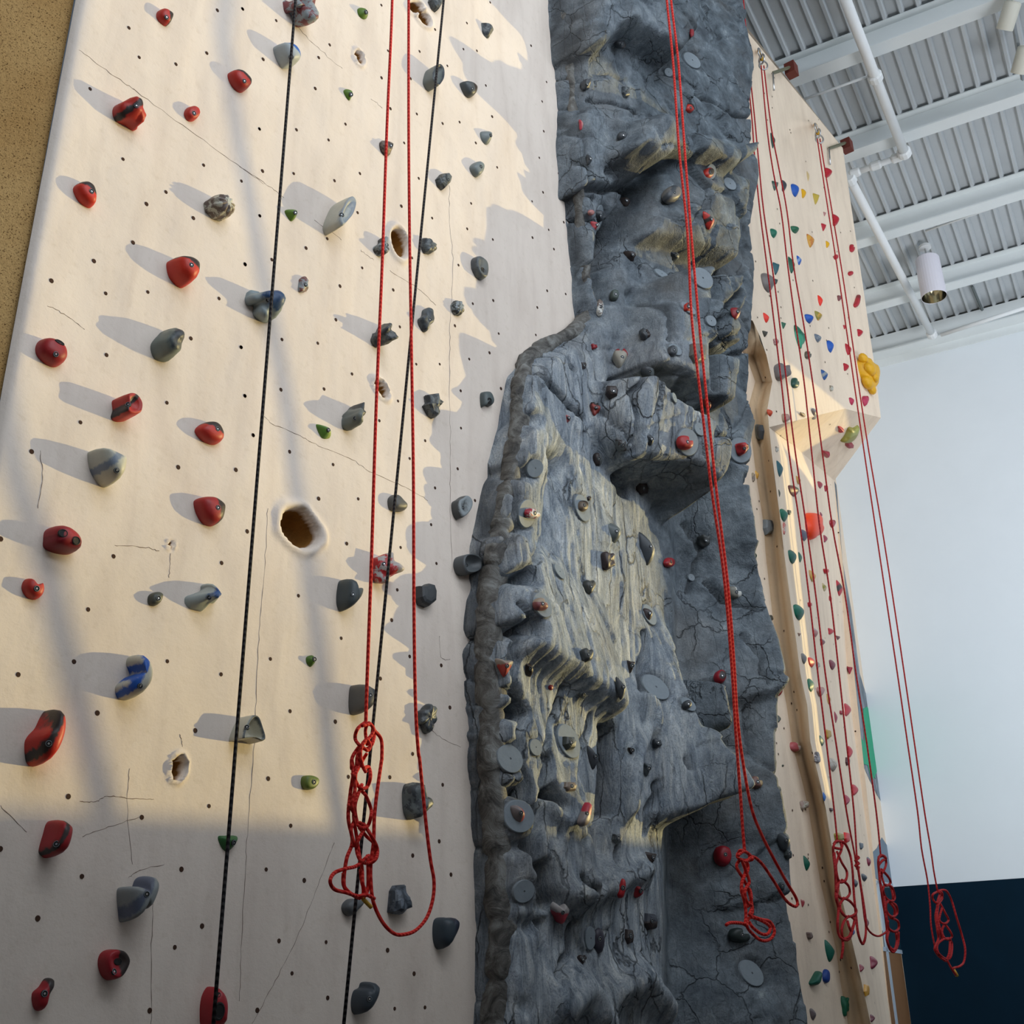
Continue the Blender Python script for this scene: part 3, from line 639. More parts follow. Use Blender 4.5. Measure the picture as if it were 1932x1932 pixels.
# round bolted discs let into the rock
C1 = (1000, 0); K2 = 450 / 1932.0
DISC = [(1170, 316, 25), (1175, 256, 17), (1183, 376, 16), (1132, 410, 20), (1235, 410, 12), (1303, 115, 17), (1262, 136, 8), (1374, 348, 13), (1338, 326, 13), (1275, 482, 15), (1107, 158, 18), (1110, 240, 14),
        (1245, 518, 13), (1327, 524, 22), (1383, 522, 16), (1224, 549, 7), (1245, 581, 11), (1299, 581, 15), (1340, 606, 11), (1393, 688, 17), (1272, 660, 13), (1153, 738, 28), (1222, 702, 15), (1273, 750, 10), (1319, 810, 13), (1337, 762, 16),
        (1295, 835, 26), (1402, 848, 24), (1128, 868, 28), (1370, 898, 17), (1006, 885, 17), (997, 968, 26), (1100, 958, 27), (1022, 1142, 25), (1224, 1160, 21), (955, 1254, 26), (997, 1262, 26), (1057, 1078, 16), (1243, 970, 15),
        (1237, 1296, 26), (970, 1430, 27), (1010, 1410, 16), (1074, 1398, 33), (978, 1540, 30), (1131, 1591, 24), (986, 1682, 20), (1116, 1770, 20), (1388, 1122, 30), (1297, 1329, 14), (1412, 1283, 15), (1409, 1342, 18), (1329, 1171, 12), (1407, 1195, 12), (1302, 1090, 7), (1392, 1055, 6), (1325, 1461, 29), (1414, 1836, 22), (1174, 84, 9)]
disc_parts = []
for (px, py, r_) in DISC:
    c = march(px, py, H); dist = np.linalg.norm(c - CC); R_ = r_ * dist / FOC * 1.0
    D = np.hypot(RX - c[0], RZ - c[2]); m = D < R_ * 1.5
    inner = D < R_
    if inner.sum() < 6: continue
    A = np.stack([RX[inner] - c[0], RZ[inner] - c[2], np.ones(inner.sum())], 1)
    coef, *_ = np.linalg.lstsq(A, H[inner], rcond=None)
    if max(abs(coef[0]), abs(coef[1])) > .75: continue
    coef[:2] = np.clip(coef[:2], -.45, .45)
    pl = coef[0] * (RX - c[0]) + coef[1] * (RZ - c[2]) + coef[2]
    wgt = np.clip((R_ * 1.35 - D) / (R_ * 0.3), 0, 1)
    H = H * (1 - wgt) + pl * wgt
    rg = np.exp(-((D - R_ * 1.06) / 0.011) ** 2); H = H - 0.010 * rg; GROOVE_SHADE = np.maximum(GROOVE_SHADE, 0.8 * rg * (D < R_ * 1.3))
    disc_parts.append((c[0], c[2], R_, coef))
GROOVE_SHADE = np.clip(0.85 * GROOVE_SHADE, 0, 1)
rock, co2, q2 = field_mesh('rock_column', rx, rz, H, M_ROCK, {'groove_shade': GROOVE_SHADE, 'bark': bark}, H > -0.12)
tag(rock, 'tall sculpted grey artificial rock column between the two pale climbing walls', 'climbing rock')
roll = [(1062, -90), (1067, 20), (1074, 120), (1085, 250), (1093, 400), (1104, 520), (1110, 580), (1090, 622), (1040, 650), (1000, 676), (982, 720), (978, 800), (966, 880), (948, 980), (934, 1060), (924, 1140), (922, 1250), (928, 1350), (932, 1500), (940, 1650), (947, 1780), (940, 1900), (930, 2030)]
rp_, rad_ = [], []
for i, (x, y) in enumerate(spline(roll, 12)):
    c = march(x, y, H); p_ = -c[1]; kf = 1.5 if y > 1040 else (.85 if y < 600 else 1.15)
    rp_.append((x, y, p_)); rad_.append(kf)
pm = np.array([q_[2] for q_ in rp_]); pm = np.convolve(np.pad(pm, 6, 'edge'), np.ones(13) / 13, 'valid')
V, Fs = [], []; nseg = 14; cen_ = [onY(x, y, p_ - .016) for (x, y, _), p_ in zip(rp_, pm)]
for i, c in enumerate(cen_):
    t_ = cen_[min(i + 1, len(cen_) - 1)] - cen_[max(i - 1, 0)]; t_ = Vector(t_).normalized(); a_ = Vector((0, -1, 0)); a_ = (a_ - t_ * a_.dot(t_)).normalized(); b_ = t_.cross(a_)
    for k in range(nseg):
        an = 2 * math.pi * k / nseg; dirv = a_ * math.cos(an) + b_ * math.sin(an)
        nz_ = noise.noise(Vector(c) * 7 + dirv * .8) * .32 + noise.noise(Vector(c) * 26 + dirv * 2.5) * .16
        crk = .22 * math.exp(-((i % 11 - 5) / .7) ** 2)
        V.append(tuple(Vector(c) + dirv * .040 * rad_[i] * (1 + nz_ - crk)))
for i in range(len(cen_) - 1):
    for k in range(nseg): Fs.append((i * nseg + k, i * nseg + (k + 1) % nseg, (i + 1) * nseg + (k + 1) % nseg, (i + 1) * nseg + k))
mr, nt_, b_r = nmat('brown_grey_rock_roll', .7, .3); n_r = noise_n(nt_, 12, 6, .7, objvec(nt_), .8)
nt_.links.new(ramp(nt_, n_r.outputs[0], [(.35, (.04, .038, .036)), (.5, (.12, .115, .105)), (.7, (.27, .28, .27))]).outputs[0], b_r.inputs['Base Color']); bump(nt_, b_r, n_r.outputs[0], .8, .015)
o = mesh_obj('edge_roll', V, Fs, mr, rock); o['label'] = 'brownish rolled edge with cracks'
for (cx, cz_, R_, coef) in disc_parts:
    def hp(x, z, k): return (x, -(coef[0] * (x - cx) + coef[1] * (z - cz_) + coef[2] + k), z)
    V, Fs = [], []; n = 28
    for rr, k in ((1.0, -0.008), (0.985, 0.000), (0.95, 0.0025)):
        for i in range(n):
            a = 2 * math.pi * i / n; V.append(hp(cx + R_ * rr * math.cos(a), cz_ + R_ * rr * math.sin(a), k))
    for rr, k in ((0.075, 0.0025), (0.07, -0.006)):
        for i in range(n):
            a = 2 * math.pi * i / n; V.append(hp(cx + R_ * rr * math.cos(a), cz_ + R_ * rr * math.sin(a), k))
    for s in range(4):
        for i in range(n): Fs.append((s * n + i, s * n + (i + 1) % n, (s + 1) * n + (i + 1) % n, (s + 1) * n + i))
    Fs.append(tuple(4 * n + i for i in range(n)))
    o = mesh_obj('mounting_disc', V, Fs, M_DISC, None, False, hp(cx, cz_, 0)); o.data.materials.append(M_BLACK)
    o.data.polygons[len(Fs) - 1].material_index = 1
    for i in range(3 * n, 4 * n): o.data.polygons[i].material_index = 1
    put(o, rock)

# ------------------------------------------------------------------ the far pale climbing wall, its fold and its overhanging wedge
XE = 10.1
def E_(px, py): v = onX(px, py, XE); return v
def edge_px(y): return float(np.interp(y, [907, 1290, 1600, 1932, 2060], [1574, 1600, 1640, 1680, 1694]))
FV, FF = [], []
def addv(v): FV.append(tuple(map(float, v))); return len(FV) - 1
up_pts = [(6.05, 0.0, 9.85), onY(1400, 48), onY(1590, 279), onY(1650, 690), onY(1662, 788), onY(1594, 771), onY(1562, 762), onY(1504, 751), onY(1459, 728), onY(1446, 670), onY(1434, 635), onY(1420, 605), (6.05, 0.0, 6.2)]
iu = [addv(v) for v in up_pts]; FF.append(tuple(iu))
# lower left part with the fold
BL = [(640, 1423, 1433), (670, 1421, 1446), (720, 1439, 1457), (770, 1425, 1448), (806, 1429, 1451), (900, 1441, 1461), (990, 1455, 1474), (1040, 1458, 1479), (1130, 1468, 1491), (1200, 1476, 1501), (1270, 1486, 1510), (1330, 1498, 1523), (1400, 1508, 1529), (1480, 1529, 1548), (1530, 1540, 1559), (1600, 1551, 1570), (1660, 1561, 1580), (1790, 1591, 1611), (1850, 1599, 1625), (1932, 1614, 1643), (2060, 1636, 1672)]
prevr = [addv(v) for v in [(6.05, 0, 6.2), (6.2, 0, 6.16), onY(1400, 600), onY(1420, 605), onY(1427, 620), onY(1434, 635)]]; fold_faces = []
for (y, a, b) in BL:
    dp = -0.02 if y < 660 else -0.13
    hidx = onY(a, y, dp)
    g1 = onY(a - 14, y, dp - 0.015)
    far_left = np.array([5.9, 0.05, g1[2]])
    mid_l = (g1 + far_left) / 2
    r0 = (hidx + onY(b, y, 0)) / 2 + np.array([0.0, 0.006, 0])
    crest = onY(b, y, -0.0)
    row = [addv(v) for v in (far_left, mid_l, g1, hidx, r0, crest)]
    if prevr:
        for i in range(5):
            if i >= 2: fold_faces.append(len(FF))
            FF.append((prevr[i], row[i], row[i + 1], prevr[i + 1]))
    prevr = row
# facets of the overhanging wedge
def V_(px, py, p): return addv(onY(px, py, p))
tip = addv(E_(1574, 907)); R0 = V_(1498, 841, -.33); a1 = V_(1451, 806, -.0); U1 = V_(1459, 728, 0); U2 = V_(1504, 751, 0); U3 = V_(1562, 762, 0); U4 = V_(1594, 771, 0); U5 = V_(1662, 788, 0)
m1 = V_(1540, 878, -.50)
FF += [(a1, R0, U4, U3), (U1, a1, U3, U2), (U4, R0, m1, tip), (U4, tip, U5)]
FF.append((a1, U1, V_(1457, 720, 0), V_(1448, 770, 0)))
top_b = [(1451, 806, None)]
rowsL = []
ys = [806, 860, 950, 1040, 1130, 1200, 1270, 1330, 1400, 1480, 1530, 1600, 1660, 1790, 1850, 1932, 2060]
bx = {y: b for y, a, b in BL}
def crest_px(y): return float(np.interp(y, [r[0] for r in BL], [r[2] for r in BL]))
prev = None
for k, y in enumerate(ys):
    if k == 0: line = [onY(1451, 806, -.0), onY(1475, 824, -.17), onY(1498, 841, -.33), onY(1540, 878, -.50), E_(1574, 907)]
    else:
        c = onY(crest_px(y), y, 0); ye = max(y, 930) if k < 2 else y
        e_ = E_(edge_px(ye), ye)
        line = [c + (e_ - c) * t for t in (0, .25, .5, .75, 1)]
    row = [addv(v) for v in line]
    if prev:
        for i in range(4): FF.append((prev[i], row[i], row[i + 1], prev[i + 1]))
    prev = row
me = bpy.data.meshes.new('climbing_wall_far'); me.from_pydata(FV, [], FF)
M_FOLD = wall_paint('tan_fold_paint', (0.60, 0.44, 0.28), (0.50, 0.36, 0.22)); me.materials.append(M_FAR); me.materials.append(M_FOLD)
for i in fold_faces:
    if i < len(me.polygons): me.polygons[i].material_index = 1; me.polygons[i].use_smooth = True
bm = bmesh.new(); bm.from_mesh(me); bmesh.ops.remove_doubles(bm, verts=bm.verts, dist=0.012)
# thickness on the room's far side: end cap and top cap
def q(*vs): bm.faces.new([bm.verts.new(tuple(map(float, v))) for v in vs])
tr_, kr_ = onY(1590, 279), onY(1662, 788)
q(tr_, (10.1, 1.2, tr_[2]), (10.1, 1.2, kr_[2]), kr_); q(kr_, (10.1, 1.2, kr_[2]), (10.1, 1.2, E_(1574, 907)[2]), E_(1574, 907))
q(E_(1574, 907), (10.1, 1.3, E_(1574, 907)[2]), (10.1, 1.3, 1.0), E_(1694, 2060))
q((6.05, 0, 9.85), (6.05, 1.2, 9.85), (10.1, 1.2, tr_[2]), tr_)
bm.normal_update(); bm.to_mesh(me); bm.free()
far = bpy.data.objects.new('climbing_wall', me); COL.objects.link(far)
tag(far, 'pale cream climbing wall beyond the rock column, with an overhanging wedge and a tan fold', 'climbing wall')
# top edge of the near panel behind the column up to the far panel
# small bolt holes on the far wall
def bvh_of(o):
    me = o.data; return BVHTree.FromPolygons([o.matrix_world @ v.co for v in me.vertices], [tuple(p.vertices) for p in me.polygons])
def bvh_np(co, q_): return BVHTree.FromPolygons(co.tolist(), q_.tolist())
BV = {'main': bvh_np(co1, q1), 'rock': bvh_np(co2, q2), 'far': bvh_of(far)}
def cast(px, py, which):
    d = Vector(ray(px, py)).normalized(); h = BV[which].ray_cast(Vector(CC), d)
    if h[0] is None: return None, None
    n_ = h[1]
    if n_.dot(d) > 0: n_ = -n_
    return h[0], n_
parts = []; random.seed(11)
for i in range(150):
    px, py = random.uniform(1425, 1650), random.uniform(120, 1900)
    c, n_ = cast(px, py, 'far')
    cr_, _ = cast(px, py, 'rock')
    if c is None or cr_ is not None: continue
    up_ = n_.orthogonal().normalized(); s2 = n_.cross(up_); V = [c + n_ * 0.003]; 
    for k in range(6): V.append(c + n_ * 0.003 + (up_ * math.cos(k * 1.047) + s2 * math.sin(k * 1.047)) * 0.0085)
    parts.append(([tuple(v) for v in V], [(0, 1 + k, 1 + (k + 1) % 6) for k in range(6)]))
o = mesh_obj('bolt_hole', *join(parts), M_HOLE, far, False); o['kind'] = 'stuff'

# ------------------------------------------------------------------ climbing holds
_hm = {}
def hold_mat(c1, c2, mode):
    key = (c1, c2, mode)
    if key in _hm: return _hm[key]
    m, nt, b = nmat('hold_resin', 0.48, 0.45)
    v = objvec(nt); n1 = noise_n(nt, 28, 4, 0.65, v, 0.5); n2 = noise_n(nt, 190, 2, 0.5, v)
    at = N(nt, 'ShaderNodeAttribute', attribute_name='uvh'); sep = N(nt, 'ShaderNodeSeparateXYZ'); nt.links.new(at.outputs['Vector'], sep.inputs[0])
    u, vv, h = sep.outputs
    u = math_n(nt, 'ADD', u, 0.30)
    nz = math_n(nt, 'MULTIPLY', math_n(nt, 'SUBTRACT', n1.outputs[0], 0.5), 1.6)
    if mode == 'top': s = math_n(nt, 'ADD', math_n(nt, 'SUBTRACT', vv, 0.22), math_n(nt, 'MULTIPLY', u, 0.25))
    elif mode == 'right': s = math_n(nt, 'ADD', math_n(nt, 'SUBTRACT', u, 0.42), math_n(nt, 'MULTIPLY', vv, 0.25))
    elif mode == 'centre': s = math_n(nt, 'SUBTRACT', h, 0.86)
    elif mode == 'low': s = math_n(nt, 'SUBTRACT', math_n(nt, 'MULTIPLY', vv, -1.0), 0.0)
    elif mode == 'diag': s = math_n(nt, 'SUBTRACT', 0.22, math_n(nt, 'ABSOLUTE', math_n(nt, 'SUBTRACT', math_n(nt, 'MULTIPLY', u, 0.9), math_n(nt, 'MULTIPLY', vv, 0.55))))
    elif mode == 'streak': s = math_n(nt, 'ADD', nz, 0.02)
    else: s = math_n(nt, 'SUBTRACT', nz, 0.45)
    s = math_n(nt, 'ADD', s, math_n(nt, 'MULTIPLY', nz, 0.35))
    f = ramp(nt, math_n(nt, 'ADD', math_n(nt, 'MULTIPLY', s, 2.2), 0.5, True), [(0.35, (0, 0, 0)), (0.65, (1, 1, 1))])
    base = mixc(nt, n1.outputs[0], tuple(x * 0.86 for x in c1), tuple(min(1, x * 1.12) for x in c1))
    nt.links.new(mixc(nt, f.outputs[0], base, c2), b.inputs['Base Color'])
    bump(nt, b, n2.outputs[0], 0.18, 0.002); _hm[key] = m; return m
RED = (0.46, 0.028, 0.018); DR = (0.24, 0.010, 0.016); BLK_ = (0.030, 0.020, 0.018); GRY = (0.11, 0.125, 0.13); DG = (0.045, 0.052, 0.060); LG = (0.25, 0.28, 0.29)
GRN = (0.105, 0.20, 0.025); CRM = (0.50, 0.49, 0.41); BLU = (0.010, 0.09, 0.42); BRN = (0.16, 0.12, 0.10); MAR = (0.19, 0.05, 0.05); WHT = (0.60, 0.60, 0.56)
EMG = (0.004, 0.13, 0.075); YEL = (0.72, 0.38, 0.006); ORA = (0.85, 0.055, 0.004); TAN = (0.46, 0.33, 0.17); TEA = (0.015, 0.09, 0.11); PNK = (0.42, 0.19, 0.17); MVE = (0.22, 0.17, 0.17); OLI = (0.27, 0.24, 0.04); FRED = (0.42, 0.010, 0.022); SLT = (0.075, 0.10, 0.13); GLD = (0.62, 0.32, 0.04)
PROF = {  # ring scale, height
 'dome': [(1, -.08), (1, .12), (.97, .38), (.87, .68), (.70, .88), (.45, .97), (.2, 1.0)],
 'flat': [(1, -.08), (1, .25), (.96, .62), (.86, .86), (.66, .97), (.4, 1.0), (.18, 1.0)],
 'cone': [(1, -.08), (1, .06), (.88, .30), (.70, .55), (.50, .78), (.30, .93), (.14, 1.0)],
 'dish': [(1, -.08), (1, .35), (.97, .80), (.90, 1.0), (.80, .92), (.58, .55), (.25, .42)],
 'jug': [(1, -.08), (1, .20), (.97, .60), (.90, .92), (.78, 1.0), (.55, .90), (.25, .82)]}
def hold(where, cx, cy, poly, col, col2, mode, prof, label, cat='climbing hold', depth=None, bolt=None, lump=0.0, ribs=0, facet=False, dark=None, group=None, name='climbing_hold'):
    """poly: outline in photo pixels; the base is set down on the wall surface under it"""
    xs_ = [p[0] for p in poly]; ys_ = [p[1] for p in poly]
    mx, my = (min(xs_) + max(xs_)) / 2, (min(ys_) + max(ys_)) / 2
    h_, n_ = cast(mx, my, where)
    if h_ is None and where == 'rock': h_, n_ = cast(mx, my, 'far')
    if h_ is None: h_, n_ = cast(mx, my, 'main')
    if h_ is None: return None
    if where == 'rock':
        acc = Vector((0, 0, 0))
        for ax, ay in ((0, 0), (10, 0), (-10, 0), (0, 10), (0, -10)):
            c2_, n2_ = cast(mx + ax, my + ay, 'rock')
            if n2_ is not None and (c2_ - h_).length < .25: acc += n2_
        n_ = (acc.normalized() * 0.8 + Vector((0, -1, 0)) * 0.6).normalized()
    elif where == 'main': n_ = Vector((0, -1, 0))
    dist = (h_ - Vector(CC)).length; px_m = dist / FOC
    wpx, hpx = max(xs_) - min(xs_), max(ys_) - min(ys_)
    dep = depth if depth else 0.42 * min(wpx, hpx) * px_m * 1.25
    # how far the top of the hold moves in the picture against its base
    q0 = h_; q1_ = h_ + n_ * dep
    def proj(v):
        v = np.array(v) - CC; s = v @ CF; return np.array([966 + FOC * (v @ CR) / s, 966 - FOC * (v @ CU) / s])
    sh = proj(q1_) - proj(q0); 
    sx = max(0.5, 1 - 0.42 * abs(sh[0]) / max(wpx, 1)); sy = max(0.5, 1 - 0.42 * abs(sh[1]) / max(hpx, 1))
    P = [(mx + (x - mx) * sx - 0.42 * sh[0], my + (y - my) * sy - 0.42 * sh[1]) for x, y in poly]
    if where == 'main': h_ = Vector(wall_pt(mx - .42 * sh[0], my - .42 * sh[1], 0.0)); 
    else:
        c_, _n = cast(mx - .42 * sh[0], my - .42 * sh[1], where)
        if c_ is not None and (c_ - h_).length < .3: h_ = c_
    base = []
    for x, y in P:
        d = Vector(ray(x, y)); t = (h_ - Vector(CC)).dot(n_) / d.dot(n_); base.append(Vector(CC) + d * t)
    outl = base if facet else [Vector(tuple(v)) for v in spline([tuple(v) for v in base], 4, True)]
    n = len(outl)
    if facet and n < 10:
        o2 = []
        for i in range(n): o2 += [outl[i], (outl[i] + outl[(i + 1) % n]) / 2]
        outl = o2; n = len(outl)
    c = sum(outl, Vector()) / n
    upv = (Vector((0, 0, 1)) - n_ * n_.z).normalized(); rv = upv.cross(n_) * 1.0
    hw = max(abs((v - c).dot(rv)) for v in outl); hh = max(abs((v - c).dot(upv)) for v in outl)
    seed = random.random() * 90
    V, A, Fs = [], [], []
    for s, k in PROF[prof]:
        for i, v in enumerate(outl):
            d = v - c; a = 2 * math.pi * i / n; ss = s; kk = k
            if ribs and 0.25 < s and k > 0: ss = s * (1 + 0.07 * math.sin(ribs * a)); kk = k * (1 + 0.06 * math.sin(ribs * a))
            w_ = c + d * ss + n_ * (dep * kk)
            if lump and k > 0:
                w_ = w_ + (d.normalized() * 0.5 + n_) * (lump * dep * (noise.noise(w_ * (1.1 / max(hw, .012)) + Vector((seed, 0, 0)))))
            V.append(w_); A.append(((w_ - c).dot(rv) / hw, (w_ - c).dot(upv) / hh, k))
    kc = PROF[prof][-1][1]; cen = c + n_ * dep * kc; V.append(cen); A.append((0, 0, kc))
    m = len(PROF[prof])
    for r in range(m - 1):
        for i in range(n): Fs.append((r * n + i, r * n + (i + 1) % n, (r + 1) * n + (i + 1) % n, (r + 1) * n + i))
    for i in range(n): Fs.append(((m - 1) * n + i, (m - 1) * n + (i + 1) % n, m * n))
    o = mesh_obj(name, [tuple(v) for v in V], Fs, hold_mat(col, col2, mode), None, not facet, tuple(h_))
    at = o.data.attributes.new('uvh', 'FLOAT_VECTOR', 'POINT'); at.data.foreach_set('vector', np.array(A, dtype=np.float32).reshape(-1))
    bm_ = bmesh.new(); bm_.from_mesh(o.data); bmesh.ops.recalc_face_normals(bm_, faces=bm_.faces); bm_.to_mesh(o.data); bm_.free()
    tag(o, label, cat, group)
    if bolt or dark:
        T = BVHTree.FromPolygons([v for v in V], Fs)
        def put_on(bx, by, R_, deepm, nm, mat, ringmat=None, ell=1.0):
            d = Vector(ray(bx, by)).normalized(); hit = T.ray_cast(Vector(CC), d)
            if hit[0] is None: return
            hn = hit[1]
            if hn.dot(d) > 0: hn = -hn
            hn = (hn + n_ * 0.5).normalized(); ux = hn.orthogonal().normalized(); uy = hn.cross(ux)
            e2 = (Vector((0, 0, 1)) - hn * hn.z).normalized(); e1 = e2.cross(hn)
            Vb, Fb = [], []; nn = 14
            for rr, kk in ((1.12, -0.003), (1.0, 0.0016), (0.86, 0.0020), (0.78, 0.0004)):
                for i in range(nn):
                    a = 2 * math.pi * i / nn; Vb.append(hit[0] + (e1 * math.cos(a) + e2 * math.sin(a) * ell) * R_ * rr + hn * kk)
            for r in range(3):
                for i in range(nn): Fb.append((r * nn + i, r * nn + (i + 1) % nn, (r + 1) * nn + (i + 1) % nn, (r + 1) * nn + i))
            Fb.append(tuple(3 * nn + i for i in range(nn)))
            b_ = mesh_obj(nm, [tuple(v) for v in Vb], Fb, mat, None, False, tuple(hit[0]))
            if ringmat:
                b_.data.materials.append(ringmat)
                for i in range(nn): b_.data.polygons[nn + i].material_index = 1
            put(b_, o)
            if nm == 'bolt':
                Vc = [tuple(hit[0] + (e1 * math.cos(2 * math.pi * i / 6) + e2 * math.sin(2 * math.pi * i / 6)) * R_ * .38 + hn * 0.0014) for i in range(6)]
                s_ = mesh_obj('bolt_head', Vc, [tuple(range(6))], M_STEEL, None, False, tuple(hit[0])); 
                put(s_, o); s_.parent = b_; s_.location = (0, 0, 0)
        if dark:
            for (bx, by, r_, el) in dark: put_on(bx, by, r_ * px_m, 0, 'finger_socket', M_BLACK if col not in (CRM,) else M_BLACK, None, el)
        if bolt: put_on(bolt[0], bolt[1], 0.0085 if dist < 5.2 else 0.010, 0, 'bolt', M_BLACK, M_DISC)
    return o
def poly_of(s, crop, k=K):
    ox, oy = CR_[crop]
    return [(ox + float(a.split(',')[0]) * k, oy + float(a.split(',')[1]) * k) for a in s.split()]
